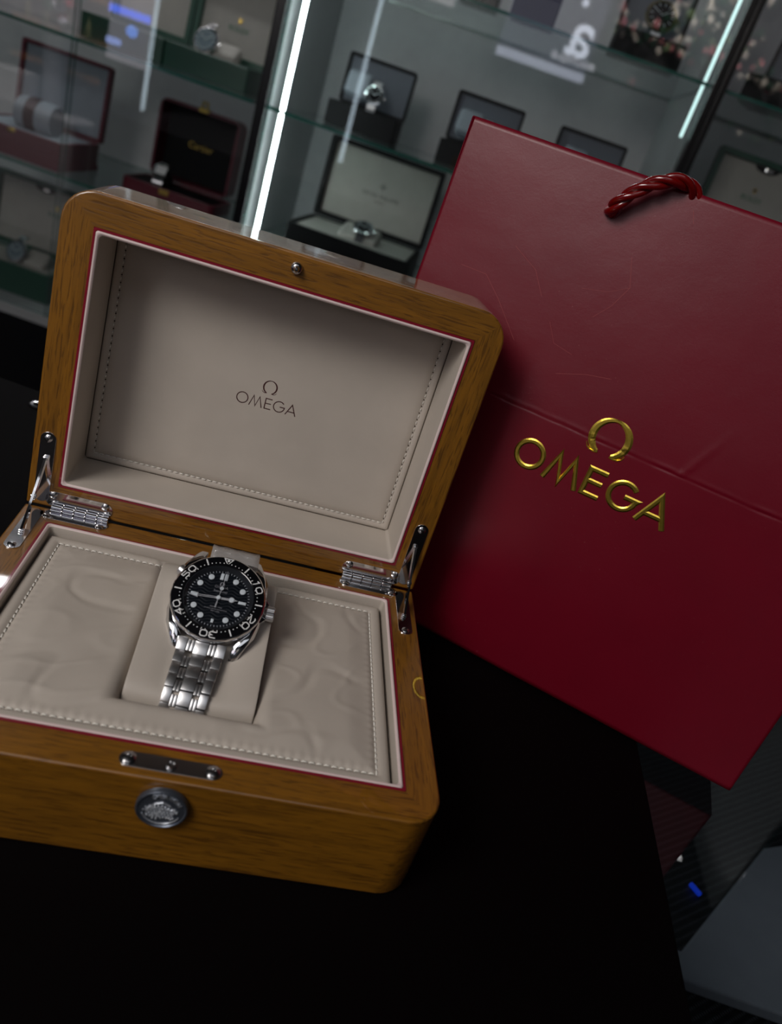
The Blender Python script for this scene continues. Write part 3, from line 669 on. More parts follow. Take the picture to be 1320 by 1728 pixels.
# bracelet rows: path in the world y-z plane, converted into the watch space
WI = WM.inverted()
WR = WM.to_3x3(); xdir = (WI.to_3x3() @ (WR @ Vector((1, 0, 0)))).normalized()
def row(p, q, width, k, top):
    """one row of links between world points p and q (y,z)"""
    xo = top
    a = WI @ Vector((xo + 0, p[0], p[1])); b = WI @ Vector((xo + (p[0]-q[0])*-0.06, q[0], q[1]))
    d = (b-a); L_ = d.length; d.normalize(); nrm = Vector((1, 0, 0)).cross(d).normalized()
    if nrm.z < 0: nrm = -nrm
    xx = d.cross(nrm); 
    if xx.x < 0: xx = -xx
    Mx = Matrix(((xx.x, d.x, nrm.x, a.x), (xx.y, d.y, nrm.y, a.y), (xx.z, d.z, nrm.z, a.z), (0, 0, 0, 1)))
    bm = B(); w_ = width/2
    def seg(x0, x1, off, h, ln=1.0, r=.28*mm): rbox(bm, x0, x1, off*L_ + .1*mm, (off+ln)*L_ - .1*mm, -1.3*mm, h, r, 2, Mx)
    s1 = width*.20; c = width*.145
    seg(-w_, -w_+s1, 0, 1.15*mm); seg(w_-s1, w_, 0, 1.15*mm)
    seg(-c, c, 0.08, 1.15*mm)
    md = (w_-s1+c)/2
    for sg in (-1, 1):
        for q0, q1 in ((c+.08*mm, md-.05*mm), (md+.05*mm, w_-s1-.08*mm)): seg(min(sg*q0, sg*q1), max(sg*q0, sg*q1), .40 if k else .1, .85*mm, .85)
    o = obj('bracelet_link', bm, M_steel if k % 2 == 0 else M_steel, wt, smooth=30)
    return o
front = [(-0.0090, 0.0557), (-0.0142, 0.0517), (-0.0206, 0.0499), (-0.0270, 0.0485), (-0.0330, 0.0462), (-0.0378, 0.0418), (-0.0402, 0.0355)]
wd = [21.0, 20.2, 19.6, 19.2, 18.8, 18.5]
for i in range(6): row(front[i], front[i+1], wd[i]*mm, i, -0.0008 - i*.0004)
back = [(0.0270, 0.0760), (0.0350, 0.0765), (0.0430, 0.0725), (0.0485, 0.0580), (0.0492, 0.0510)]
for i in range(4): row(back[i], back[i+1], 19*mm, i, 0.004)
M_film2 = mat('milky_film', (0.55, 0.52, 0.50), 0.25, spec=0.8); M_film2.node_tree.nodes['Principled BSDF'].inputs['Alpha'].default_value = 0.45
# protective film over the rear bracelet
bm = B(); lp = []
for y, z in [(0.027, 0.0785), (0.0355, 0.0792), (0.0445, 0.0748), (0.0500, 0.0585), (0.0508, 0.052)]:
    a = WI @ Vector((-0.0075, y, z)); b = WI @ Vector((0.0165, y, z)); lp.append([a + (b-a)*i/8 + Vector((0, 0, .0004*math.sin(i*2.3+y*900))) for i in range(9)])
loft(bm, lp, closed=False)
o = obj('protective_film', bm, M_film2, wt, smooth=60); o.modifiers.new('s', 'SOLIDIFY').thickness = 0.0002

# ------------------------------------------------------------------ gift bag
BRc = Vector((0.32694, 0.01893, 0)); BE = Vector((0.8873744, -0.46104953, 0)); BN = Vector((0.46104953, 0.8873744, 0)); BW = 0.2995; BH = 0.3012
le = math.radians(4)
BU = Vector((0, 0, math.cos(le))) + BN*math.sin(le); BO = BRc - BE*BW; BNN = BE.cross(BU)*-1   # out-of-plane, away from viewer
if BNN.dot(BN) < 0: BNN = -BNN
BM_ = Matrix(((BE.x, BU.x, -BNN.x, BO.x), (BE.y, BU.y, -BNN.y, BO.y), (BE.z, BU.z, -BNN.z, BO.z + 0.0012), (0, 0, 0, 1)))
BMI = BM_.inverted()
bag = empty('gift_bag', BM_, 'large red paper gift bag with raised gold lettering, leaning by the wooden box', 'bag')
def bend(u, v):
    """front face relief: the sheet is creased at v=.1645 and slightly dished"""
    z = -0.0036*(max(0, v-0.1645)/0.1367)
    c_ = 0.1645 + 0.0006*noise.noise(Vector((u*55, 2, 3)))
    k_ = 0.25 + max(0, noise.noise(Vector((u*70, 0, 3))) + .25)
    z += -0.00042*k_*math.exp(-((v-c_)/0.0008)**2) + 0.00022*k_*math.exp(-((v-c_-0.0018)/0.0014)**2)
    z += 0.0026*math.sin(PI*u/BW)*math.sin(PI*min(1, v/BH))
    if v > .1645: z += 0.0005*math.exp(-((u-0.1865-(v-.1645)*.45)/0.0012)**2)*sm(.205, .17, v)
    z += 0.0006*noise.noise(Vector((u*14, v*14, 0)))
    return z
us = axis(0, BW, [], 0.0018); vs = axis(0, BH, [0.1645], 0.0030); vs = sorted(set(vs + [0.1645 + k*0.0004 for k in range(-12, 16)]))
bm = B(); G = [[bm.verts.new((u, v, bend(u, v) if 0 < u < BW else bend(u, v))) for v in vs] for u in us]
for i in range(len(us)-1):
    for j in range(len(vs)-1): bm.faces.new((G[i][j], G[i+1][j], G[i+1][j+1], G[i][j+1]))
fp = obj('front_panel', bm, M_paper, bag, smooth=60); sl = fp.modifiers.new('s', 'SOLIDIFY'); sl.thickness = 0.0005; sl.offset = -1
DB = 0.075
def back_pt(u, v, w_):    # w_ depth away from viewer; the bottom stays on the counter
    return Vector((u, v, -w_)) 
def world2bag(p): return BMI @ p
P = {}
bm = B()
bl = world2bag(BO + BN*DB + Vector((0, 0, 0.0012))); brr = world2bag(BRc + BN*DB + Vector((0, 0, 0.0012)))
tl = Vector((0.0, BH, -DB*.55)); tr = Vector((BW, BH, -DB*.55))
ml = (bl+tl)/2 + Vector((0.016, 0, DB*.0)); mr = (brr+tr)/2 - Vector((0.016, 0, 0))
q = lambda p: bm.verts.new(p)
f0, f1, b0, b1_ = q((0, 0, -.0006)), q((0, BH-.0005, -.0028)), q(bl), q(tl)
m0, m1 = q((bl + Vector((0, 0, 0)))*.5 + Vector((0.002, 0, 0))), q(Vector((0.018, BH-.0005, -DB*.28)))
bm.faces.new((f0, f1, m1, m0)); bm.faces.new((m0, m1, b1_, b0))
f0r, f1r, b0r, b1r = q((BW, 0, -.0006)), q((BW, BH-.0005, -.0028)), q(brr), q(tr)
m0r, m1r = q((Vector((BW, 0, 0)) + brr)*.5 - Vector((0.002, 0, 0))), q(Vector((BW-0.018, BH-.0005, -DB*.28)))
bm.faces.new((f0r, m0r, m1r, f1r)); bm.faces.new((m0r, b0r, b1r, m1r)); bm.faces.new((b0, b1_, b1r, b0r)); bm.faces.new((f0, m0, b0, b0r, m0r, f0r))
o = obj('back_and_gussets', bm, M_paper, bag); s_ = o.modifiers.new('s', 'SOLIDIFY'); s_.thickness = 0.0004
cap = 0.0186
LG = T((0.0960, 0.1315, 0.0)) @ SC(cap, cap, 1)
bm = B(); omega_word(bm, 0.172, 0.0005, LG); omega_sign(bm, 0.14, 0.0005, LG @ T((0, -0.02, 0)))
bmesh.ops.subdivide_edges(bm, edges=[e_ for e_ in bm.edges if e_.calc_length() > 0.004], cuts=3, use_grid_fill=True)
for v in bm.verts: v.co.z += bend(v.co.x, v.co.y) + 0.0001
o = obj('gold_lettering', bm, M_gold, bag); o['label'] = 'gold foil word under a horseshoe-shaped sign'
# scratches on the paper
def scr(pts, w_=0.00020):
    bm = B(); P_ = []
    for a, b in zip(pts[:-1], pts[1:]):
        P_ += [(a[0]+(b[0]-a[0])*i/6, a[1]+(b[1]-a[1])*i/6) for i in range(6)]
    P_.append(pts[-1])
    nv = len(bm.verts); stroke(bm, P_, w_, 0.00003, Matrix.Identity(4)); bm.verts.ensure_lookup_table()
    for v in bm.verts[nv:]: v.co.z += bend(v.co.x, v.co.y) + 0.00006
    obj('scratch', bm, M_scratch, bag)['label'] = 'fine pale scratch in the red paper'
scr([(0.024, 0.226), (0.040, 0.226), (0.052, 0.216), (0.070, 0.198)]); scr([(0.112, 0.262), (0.118, 0.247), (0.113, 0.235), (0.106, 0.226)])
scr([(0.118, 0.247), (0.108, 0.241), (0.094, 0.238)], .00014); scr([(0.085, 0.215), (0.092, 0.205), (0.104, 0.203)], .00014); scr([(0.100, 0.19), (0.116, 0.196), (0.130, 0.199)], .0002)
scr([(0.131, 0.293), (0.134, 0.287)], .0002); scr([(0.05, 0.246), (0.066, 0.238), (0.075, 0.226)], .00018)
# cord handle
def catmull(P, n=10):
    P = [Vector(p) for p in P]; P = [P[0]*2-P[1]] + P + [P[-1]*2-P[-2]]; out = []
    for i in range(1, len(P)-2):
        for k in range(n):
            t_ = k/n; a, b, c, d = P[i-1:i+3]
            out.append(0.5*((2*b) + (-a+c)*t_ + (2*a-5*b+4*c-d)*t_*t_ + (-a+3*b-3*c+d)*t_**3))
    out.append(P[-2]); return out
path = catmull([(0.0915, 0.2790, -0.004), (0.0928, 0.2812, 0.0035), (0.0962, 0.2862, 0.0068), (0.1035, 0.2945, 0.0072), (0.1120, 0.3005, 0.0060), (0.1200, 0.3035, 0.0020), (0.1268, 0.3018, -0.0040), (0.1310, 0.2950, -0.0085), (0.1335, 0.284, -0.0105)], 14)
bm = B(); up = None; dist = 0; fr = []
for i, p in enumerate(path):
    t_ = (path[min(i+1, len(path)-1)] - path[max(i-1, 0)]).normalized()
    if up is None: up = t_.orthogonal().normalized()
    up = (up - t_*up.dot(t_)).normalized()
    if i: dist += (p-path[i-1]).length
    fr.append((p, up.copy(), t_.cross(up), dist))
for s_ in range(3):
    pts = [p + (u_*math.cos(2*PI*(d/0.032 + s_/3)) + v_*math.sin(2*PI*(d/0.032 + s_/3)))*0.0020 for p, u_, v_, d in fr]
    tube(bm, pts, [0.0019*(0.6 if i < 3 else 1) for i in range(len(pts))], 14)
obj('cord_handle', bm, M_rope, bag, smooth=60)['label'] = 'twisted satin cord handle'
obj('eyelet', lathe(B(), [(0.0028, 0), (0.0046, 0), (0.0044, 0.0006), (0.0030, 0.0007)], 24, ring=True, M=T((0.0925, 0.2806, bend(.0925, .2806)))), M_red, bag, smooth=30)

# ------------------------------------------------------------------ display cabinets
CD = 1.6; CB = 2.05; ZB = -0.335; ZT = 1.35
shelfz = {'U': 0.4907, 'M': 0.2195, 'L': -0.0366, 'B': ZB}
def cabinet(x0, x1, label, posts, leds, zs_, doors):
    t = empty('display_cabinet', FM @ T(((x0+x1)/2, CD, ZF)), label, 'cabinet')
    I = T((-(x0+x1)/2, -CD, -ZF))
    obj('base', box(B(), x0, x1, CD-0.01, CB, ZF, ZB-0.02), M_black, t, I)
    obj('bottom_board', box(B(), x0+.001, x1-.001, CD-0.012, CB, ZB-0.02, ZB), M_side, t, I)
    obj('top_board', box(B(), x0, x1, CD-0.01, CB, ZT, ZT+.03), M_black, t, I)
    obj('back_panel', box(B(), x0+.001, x1-.001, CB-.012, CB-.0005, ZB, ZT), M_back, t, I)
    for a, b in posts: obj('post', box(B(), a, b, CD-0.012, CD+0.02, ZB, ZT), M_black, t, I, bevel=.001)
    for a, b in ((x0+.002, x0+.010), (x1-.010, x1-.002)): obj('side_panel', box(B(), a, b, CD+.021, CB-.013, ZB, ZT), M_side, t, I)
    for z in zs_:
        bm = B(); box(bm, x0+.012, x1-.012, CD+0.0105, CB-.014, z-.006, z)
        for f in bm.faces:
            if abs(f.normal.z) < .5: f.material_index = 1
        bm.normal_update()
        for f in bm.faces: f.material_index = 0 if abs(f.normal.z) > .5 else 1
        obj('glass_shelf', bm, [M_shelf, M_edge], t, I)
    for a, b, yy in doors:
        bm = B(); box(bm, a, b, yy, yy+.004, ZB+.0005, ZT); bm.normal_update()
        for f in bm.faces: f.material_index = 0 if abs(f.normal.y) > .5 else 1
        obj('glass_door', bm, [M_pane, M_edge], t, I)
    for x, za, m_, wd_ in leds: obj('led_strip', box(B(), x-wd_/2, x+wd_/2, CD+.022, CD+.030, za, ZT-.01), m_, t, I)
    return t
XL, XM0, XM1 = -1.42, -0.500, 0.292
cabinet(XL, XM0, 'left glass-fronted watch cabinet behind the open wooden box', [], [], [shelfz['M'], shelfz['L']], [(-1.4, -0.866, CD), (-0.872, XM0-.001, CD-.0075)])
cabinet(XM0+.001, XM1, 'middle glass-fronted watch cabinet with bright light strip at its left', [(XM0+.001, XM0+.018), (XM1-.012, XM1)], [(XM0+.042, ZB+.01, M_led, .0055), (XM1-.022, 0.40, M_leddim, .004)], [shelfz['U'], shelfz['M'], shelfz['L']], [(XM0+.02, XM1-.013, CD)])
cabinet(XM1+.001, 1.25, 'right glass-fronted watch cabinet behind the cord of the red bag', [(XM1+.001, XM1+.012)], [], [shelfz['U'], shelfz['M']], [(XM1+.013, 1.24, CD)])
for xx, ln_, pw in ((-0.95, .85, 4.6), (-0.13, .6, 0.55), (0.75, .8, 0.65)):
    area('cabinet_added_fill', F(xx, 1.74, ZT-.04), F(xx, 1.86, 0), ln_, pw, (1.0, 0.97, 0.98), .05)  # added area light to brighten the cabinet inside, no visible fixture
o = fbox('cabinet_unseen_lamp', -0.80, -0.6, 1.75, 1.77, ZT-.03, ZT-.012, emis('cool_tube', (0.8, 0.95, 1.0), 10.0)); tag(o, 'unseen tube lamp added under the top of the left cabinet', 'lamp')  # added lamp out of view, length set by its reflection in the box
o = fbox('cabinet_unseen_lamp', 0.35, 1.1, 1.75, 1.77, ZT-.03, ZT-.012, emis('cool_tube_right', (0.8, 0.95, 1.0), 6.0)); tag(o, 'unseen tube lamp added under the top of the right cabinet', 'lamp')  # added lamp out of view, for light in the right cabinet

# ------------------------------------------------------------------ boxes and watches in the cabinets
def open_box(name, x0, x1, yf, z, bh, dp, lh, lt, mo, mi_, label, cat='box', group=None, ang=96, rim=0.008, rot=0, radius=0.004, liptop=None, lw=None, cush=None, txt=None, lidx=None):
    w_ = x1-x0; M0 = FM @ T(((x0+x1)/2, yf+dp/2, z)) @ RZ(rot)
    t = empty(name, M0, label, cat, group); hw = w_/2; hd = dp/2
    bm = B(); N0 = 4
    loft(bm, [rr(-hw, hw, -hd, hd, radius, 0.0006, N0), rr(-hw, hw, -hd, hd, radius, bh-.001, N0), rr(-hw+.001, hw-.001, -hd+.001, hd-.001, radius, bh, N0), rr(-hw+rim, hw-rim, -hd+rim, hd-rim, .002, bh, N0), rr(-hw+rim, hw-rim, -hd+rim, hd-rim, .002, bh*.55, N0)], cap0=True, cap1=True)
    obj('base', bm, mo, t, smooth=35)
    bm = B(); rbox(bm, -hw+rim+.001, hw-rim-.001, -hd+rim+.001, hd-rim-.001, bh*.56, bh-.002, .003, 2)
    obj('insert', bm, liptop or mi_, t)
    l0, l1 = (-hw, hw) if lidx is None else lidx
    LMx = T((0, hd-.001, bh+.001)) @ RX(-(180-ang))   # lid space: y up the lid plane towards free edge is -y closed
    LMx = T((0, hd, bh+.001)) @ Matrix.Rotation(math.radians(ang-90), 4, 'X').inverted() @ RX(90)
    # lid space now: x across, y up, z towards the viewer
    bm = B()
    loft(bm, [rr(l0+.001, l1-.001, 0.0005, lh-.001, radius*1.5, -lt, N0), rr(l0, l1, 0, lh, radius*1.5, -lt+.001, N0), rr(l0, l1, 0, lh, radius*1.5, 0, N0), rr(l0+rim, l1-rim, rim, lh-rim, .002, 0, N0), rr(l0+rim, l1-rim, rim, lh-rim, .002, -lt+.006, N0)], cap0=True, cap1=True)
    ld = obj('lid', bm, mo, t, LMx, smooth=35)
    obj('lid_lining', rbox(B(), l0+rim+.0006, l1-rim-.0006, rim+.0006, lh-rim-.0006, -lt+.0062, -lt+.0095, .0012, 2), mi_, ld)
    if txt:
        for s_, m_, size, px, py in txt:
            bm = B(); text(bm, s_, size, T((px, py, -lt+.0097)), .0002); obj('printed_word', bm, m_, ld)
    t['_lid'] = 0; del t['_lid']
    return t, ld, LMx
def crown_mark(ld, m_, s, x, y, z):
    bm = B()
    for i in range(5):
        a = math.radians(50 + i*20); tube(bm, [(x, y, z), (x+s*math.cos(a), y+s*math.sin(a), z)], s*.09, 5); lathe(bm, [(s*.12, -.0002), (s*.12, .0004)], 8, T((x+s*math.cos(a), y+s*math.sin(a), z)))
    box(bm, x-s*.35, x+s*.35, y-s*.15, y+s*.1, z-.0002, z+.0004)
    return obj('printed_crown', bm, m_, ld)
def mini_watch(M0, label, R_=0.019, dialm=M_black, casem=M_steelp, strapm=M_steel, strapw=0.018, straplen=0.03, cushion=True, group=None, cw=.03):
    t = empty('wristwatch', M0, label, 'watch', group)
    obj('case', lathe(B(), [(R_*.85, -.009), (R_*.98, -.006), (R_, -.003), (R_*.93, 0), (R_*.80, .0006), (R_*.78, -.0006)], 32), casem, t, smooth=35)
    obj('dial', lathe(B(), [(R_*.79, -.0015), (R_*.79, -.0005), (0, -.0004)], 32), dialm, t)
    bm = B()
    for i in range(12): box(bm, -.0005, .0005, R_*.55, R_*.72, -.0004, .0002, RZ(i*30))
    box(bm, -.0005, .0005, 0, R_*.5, 0, .0004, RZ(-50)); box(bm, -.0004, .0004, 0, R_*.66, 0.0002, .0006, RZ(60))
    obj('hands_and_markers', bm, M_lume, t)
    obj('crown', lathe(B(), [(.0022, R_*.95), (.0026, R_*1.1), (.0022, R_*1.15)], 12, T((0, 0, -.0045)) @ RY(90)), casem, t)
    for s_ in (1, -1):
        bm = B(); n_ = 7
        for i in range(n_):
            a = i/n_*1.35; y = R_*.8 + .021*math.sin(a); z = -.005 - .021*(1-math.cos(a)); 
            rbox(bm, -strapw/2, strapw/2, -.0022, .0022, -.0014, .0014, .0006, 1, T((0, s_*y, z)) @ RX(-s_*math.degrees(a)))
        obj('strap', bm, strapm, t)
    return t
def cushion(M0, label, w_=.05, l_=.05, h_=.035, m_=M_greyl, group=None):
    o = obj('watch_cushion', rbox(B(), -w_/2, w_/2, -l_/2, l_/2, -h_, 0, .009, 4), m_, None, M0, smooth=60); tag(o, label, 'cushion', group); return o
def upright(x, y, z, tilt, rz=0): return FM @ T((x, y, z)) @ RZ(rz) @ RX(tilt)

# black box with grey lid, left on the middle shelf of the middle cabinet
zM, zU, zL, zBt = shelfz['M']+.0002, shelfz['U']+.0002, shelfz['L']+.0002, ZB+.0002
def small_black(x0, x1, yf, z, label, lab2, lab3, watch=True, group='black boxes with grey lids', **k):
    t, ld, _ = open_box('watch_case', x0, x1, yf, z, .046, .09, .098, .018, M_blackm, M_grey, label, group=group, rim=.005, liptop=M_greyl, **k)
    cushion(upright(x0+.045, yf+.030, z+.092, 62), lab2, .052, .050, .030)
    if watch: mini_watch(upright(x0+.085, yf+.026, z+.078, 64, 5), lab3, .021)
    return t
small_black(-.407, -.257, 1.76, zM, 'open black watch case with grey lid lining, nearest the bright light strip', 'pale cushion in the black case nearest the light strip', 'round black-dial watch in the case nearest the light strip')
small_black(-.162, -.012, 1.76, zM, 'open black watch case just above the top left corner of the red bag', 'pale cushion in the case above the bag corner', 'steel watch in the case behind the bag corner')
small_black(.068, .218, 1.76, zM, 'open black watch case behind the top edge of the bag, left of the cord', 'pale cushion in the case left of the bag cord', '', watch=False)

# large black case with cream lining
t, ld, LMx = open_box('watch_case', -.400, -.135, 1.628, zL, .064, .215, .172, .030, M_blackm, M_creamb, 'large open black case lined in cream, behind the top of the wooden lid', rim=.010, ang=93, liptop=M_creamb,
    txt=[('PATEK PHILIPPE', M_inkd, .0125, .005, .078), ('GENEVE', M_inkd, .007, .005, .066)])
bm = B()
for a in range(4): box(bm, -.0012, .0012, .001, .008, -.0202, -.0199, T((.005, .100, 0)) @ RZ(a*90))
obj('printed_cross', bm, M_inkd, ld)
cushion(upright(-.262, 1.715, zL+.080, 14), 'cream cushion in the large cream-lined case', .085, .075, .034, M_creamb)
mini_watch(upright(-.256, 1.700, zL+.092, 30), 'dark round watch on the cream cushion of the large cream-lined case', .023, strapm=mat('dark_strap', (.02, .02, .025), .5))

# top shelf of the middle cabinet
t, ld, _ = open_box('watch_case', .093, .219, 1.632, zU, .042, .095, .13, .014, M_blackm, M_grey, 'open black case on the top shelf with a big dark watch', rim=.006, liptop=M_grey)
mini_watch(upright(.160, 1.672, zU+.080, 62), 'large black watch standing in the case on the top shelf', .030, dialm=M_black, casem=mat('blackened_gold', (.1, .085, .04), .3, 1.0))
def closed_box(x0, x1, yf, z, h, dp, m_, label, cat='box', rot=0):
    t = empty('jewellery_box', FM @ T(((x0+x1)/2, yf+dp/2, z)) @ RZ(rot), label, cat); hw = (x1-x0)/2
    obj('base', rbox(B(), -hw, hw, -dp/2, dp/2, 0.0005, h*.55, .002, 2), m_, t); obj('lid', rbox(B(), -hw, hw, -dp/2, dp/2, h*.56, h, .002, 2), m_, t)
    return t
closed_box(-.098, -.016, 1.632, zU, .075, .08, M_navy, 'navy blue closed box on the top shelf')
closed_box(-.200, -.125, 1.66, zU, .06, .07, M_black, 'black closed box beside the navy box on the top shelf')
# right cabinet
t, ld, _ = open_box('watch_case', .365, .500, 1.66, zU, .048, .10, .13, .014, M_blackm, M_grey, 'turned open black case on the shelf of the right cabinet', rim=.006, liptop=M_greyl, rot=-28)
cushion(upright(.437, 1.700, zU+.078, 50, -28), 'pale cushion in the turned case of the right cabinet', .06, .05, .026)

# green boxes with cream lining
def green_box(x0, x1, yf, z, label, wlab, dp=.12, bh=.047, lh=.155, clasp=False, watch=True, tx=0, ty=.085, wx=None, wz=None, R_=.028):
    t, ld, _ = open_box('watch_case', x0, x1, yf, z, bh, dp, lh, .022, M_green, M_creamb, label, group=None, rim=.011, liptop=M_creamb, radius=.003,
                        txt=[('ROLEX', M_inkg, .0145, tx, ty)])
    crown_mark(ld, M_goldd, .008, tx, ty+.013, -.0122)
    if clasp:
        bm = B(); prism(bm, arc(0, 0, .026, 180, 360, 16, .012), -.0120, -.0100, T((0, lh-.0115, 0))); obj('clasp_recess', bm, M_blackm, ld)
        bm = B(); rbox(bm, -.008, .008, -.009, -.002, -.0105, -.006, .001, 2, T((0.004, lh-.0115, 0))); obj('clasp', bm, M_steelp, ld)
    if watch:
        w0 = wx if wx is not None else (x0+x1)/2
        cushion(upright(w0+.026, yf+.050, z+bh+.020, 30), 'cream cushion beside: ' + wlab, .055, .05, .03, M_creamb)
        mini_watch(upright(w0-.012, yf+.030, z+bh+.024, 66, -8), wlab, R_, dialm=mat('icy_dial', (.25, .34, .38), .25, .6), strapm=M_steelp)
    return t
green_box(-.745, -.567, 1.715, zM, 'open dark green case with cream lining and green wording, above the burgundy case', 'icy dial steel watch in the green case of the left cabinet', tx=.005, ty=.062, wx=-.665)
green_box(-.925, -.748, 1.715, zM, 'open dark green case at the left of the upper shelf, half behind glass reflections', '', watch=False, ty=.12)
green_box(-1.14, -.905, 1.66, zBt, 'open green case with cream lining on the bottom board of the left cabinet', 'dark steel watch in the bottom green case', dp=.135, bh=.065, lh=.165, clasp=True, tx=.035, ty=.098, wx=-.995, R_=.026)
green_box(.385, .600, 1.66, zM, 'open green case behind the right end of the bag top', '', dp=.13, bh=.05, lh=.155, clasp=True, watch=False, tx=-.005, ty=.080)

# burgundy cases
t, ld, LMx = open_box('jewellery_case', -.795, -.585, 1.71, zL, .026, .125, .166, .058, M_burg, M_blackm, 'open burgundy case with black lining and gold clasp on the left lower shelf', rim=.006, radius=.012, liptop=M_blackm, lidx=(-.100, .088), ang=92,
    txt=[('Cartier', M_goldd, .020, -.01, .085)])
bm = B(); rbox(bm, -.012, .012, .160, .170, -.016, .002, .002, 2); tube(bm, [(-.006, .168, -.004), (-.005, .182, -.004), (.005, .182, -.004), (.006, .168, -.004)], .003, 8)
obj('clasp', bm, M_goldd, ld); 
bm = B(); rbox(bm, -.018, .004, -.0655, -.0615, .014, .024, .001, 2); obj('catch', bm, M_goldd, t)
cushion(upright(-.727, 1.762, zL+.044, 30), 'dark cushion under the square watch in the burgundy case', .038, .036, .02, M_blackm)
wq = empty('wristwatch', upright(-.727, 1.750, zL+.056, 40, 8), 'square steel watch in the open burgundy case', 'watch')
obj('case', rbox(B(), -.016, .016, -.016, .016, -.006, 0, .003, 2), M_steelp, wq); obj('dial', rbox(B(), -.012, .012, -.012, .012, -.001, .0006, .001, 1), M_white, wq)
bm = B()
for k_ in range(8):
    for s_ in (1, -1):
        a = k_/8*1.3; rbox(bm, -.011, .011, -.002, .002, -.0014, .0014, .0005, 1, T((0, s_*(.018+.018*math.sin(a)), -.004-.018*(1-math.cos(a)))) @ RX(-s_*math.degrees(a)))
obj('bracelet', bm, M_steelp, wq)

t, ld, _ = open_box('jewellery_case', -1.10, -.893, 1.630, zL, .056, .165, .158, .018, M_burg, M_greyl, 'burgundy case with grey lining at the far left, behind the glass door edge', rim=.007, radius=.004, liptop=M_greyl, ang=95)
bm = B(); rbox(bm, -.1036, .1036, -.0835, -.0815, .024, .027, .0005, 1); obj('moulding', bm, M_burg, t)
bm = B(); lathe(bm, [(.010, 0), (.009, .002), (.004, .003), (0, .003)], 24, T((-.005, -.0825, .050)) @ RX(90) @ SC(1, .5, 1)); obj('catch', bm, M_goldd, t)
obj('foot_band', box(B(), -.1045, .1045, -.0845, .0840, 0.0004, .012), M_burg, t)
o = obj('watch_cushion', lathe(B(), [(.030, -.04), (.034, -.03), (.034, .03), (.030, .04)], 32, RY(90)), M_greyl, None, FM @ T((-.985, 1.700, zL+.082)), smooth=40); tag(o, 'pale rolled cushion in the burgundy case at the far left', 'cushion')
bm = B(); lathe(bm, [(.0342, -.012), (.0358, -.011), (.0358, .011), (.0342, .012)], 32, RY(90), ring=True); o = obj('leather_strap', bm, mat('dark_red_strap', (.03, .004, .006), .4), None, FM @ T((-.990, 1.700, zL+.082)), smooth=40); tag(o, 'dark burgundy strap wrapped round the rolled cushion at the far left', 'strap')

# ------------------------------------------------------------------ the other side of the shop, mirrored in the cabinet glass, plus added lights out of view
o = fbox('added_sheen_panel', -2.7, -0.75, RY0+.002, RY0+.03, 0.97, 2.2, emis('sheen_panel_glow', (1.0, 0.91, 0.95), 1.2)); tag(o, 'wide glowing panel added out of view high on the wall facing the cabinets', 'light')  # added glowing panel: gives the bag its sheen and fills the lid
for x, z0, lab in ((-1.975, -.205, 'vertical light tube mirrored in the left cabinet glass'), (-.878, -.175, 'vertical light tube mirrored in the middle cabinet glass')):
    t = empty('light_tube', FM @ T((x, -1.2, ZF)), lab, 'lamp')
    obj('tube', rbox(B(), -.010, .010, -.004, .004, z0-ZF, ZC-ZF-.02, .003, 2), emis('tube_glow', (0.72, 0.88, 1.0), 3.2), t)
    obj('stand', box(B(), -.006, .006, -.02, -.006, 0, ZC-ZF-.0), M_black, t)

def on_front(name, label, cat, loc): return empty(name, FM @ T(loc), label, cat)
# backlit shop sign facing the cabinets: x runs to the right of someone who reads it, looking away from the cabinets
SG = T((-.06, RY0+.05, 0))
t = empty('shop_sign', FM @ T((-.06, RY0+.03, .8)), 'backlit shop sign with a big white accented letter a, mirrored in the middle cabinet glass', 'sign')
FZ = Matrix(((-1, 0, 0, 0), (0, 0, 1, 0), (0, 1, 0, 0), (0, 0, 0, 1)))   # text x -> -X, text y -> Z, normal -> +Y
obj('panel', rbox(B(), -.32, .31, -.028, 0, .06, .62, .004, 1), emis('panel_glow', (.5, .5, .75), .42), t)
obj('light_bar', rbox(B(), -.32, .31, -.028, .004, -.0, .055, .004, 1), emis('bar_glow', (.75, .80, 1.0), 2.2), t)
bm = B(); text(bm, 'a', .40, T((.20, .0065, .26)) @ FZ, .004, off=.012); lathe(bm, [(.022, 0), (.022, .006), (0, .008)], 20, T((.15, .0065, .44)) @ FZ); obj('letter', bm, emis('letter_glow', (.80, .85, 1.0), 4.5), t)
bm = B(); text(bm, 'BOUTIQUE', .062, T((.20, .0065, .105)) @ FZ, .003); obj('word', bm, emis('word_glow', (.9, .9, 1.0), 3.5), t)
# blue-lit display beside the left tube
t = empty('blue_lit_display', FM @ T((-2.14, -1.25, ZF)), 'blue-lit display stand mirrored at the top of the left cabinet glass', 'display')
obj('stand', box(B(), -.11, .11, -.05, .0, 0, 1.0-.0), M_blackm, t)
obj('back', box(B(), -.11, .11, -.05, -.03, 1.0, 1.45), emis('pale_glow', (.75, .7, .8), 1.1), t)
obj('light_bar', rbox(B(), -.11, .11, -.028, 0, 1.215, 1.250, .004, 2), emis('blue_glow', (.12, .2, 1.0), 6.0), t)
bm = B(); lathe(bm, [(0, -.03), (.022, -.02), (.03, 0), (.022, .02), (0, .03)], 16, T((.03, .0, 1.155))); obj('lamp', bm, emis('blue_lamp', (.25, .4, 1.0), 5.0), t, smooth=60)
rbx = rbox(B(), -.10, -.03, -.02, .01, 1.07, 1.10, .004, 2); obj('lamp', rbx, emis('blue_lamp_pale', (.4, .5, 1.0), 4.5), t)
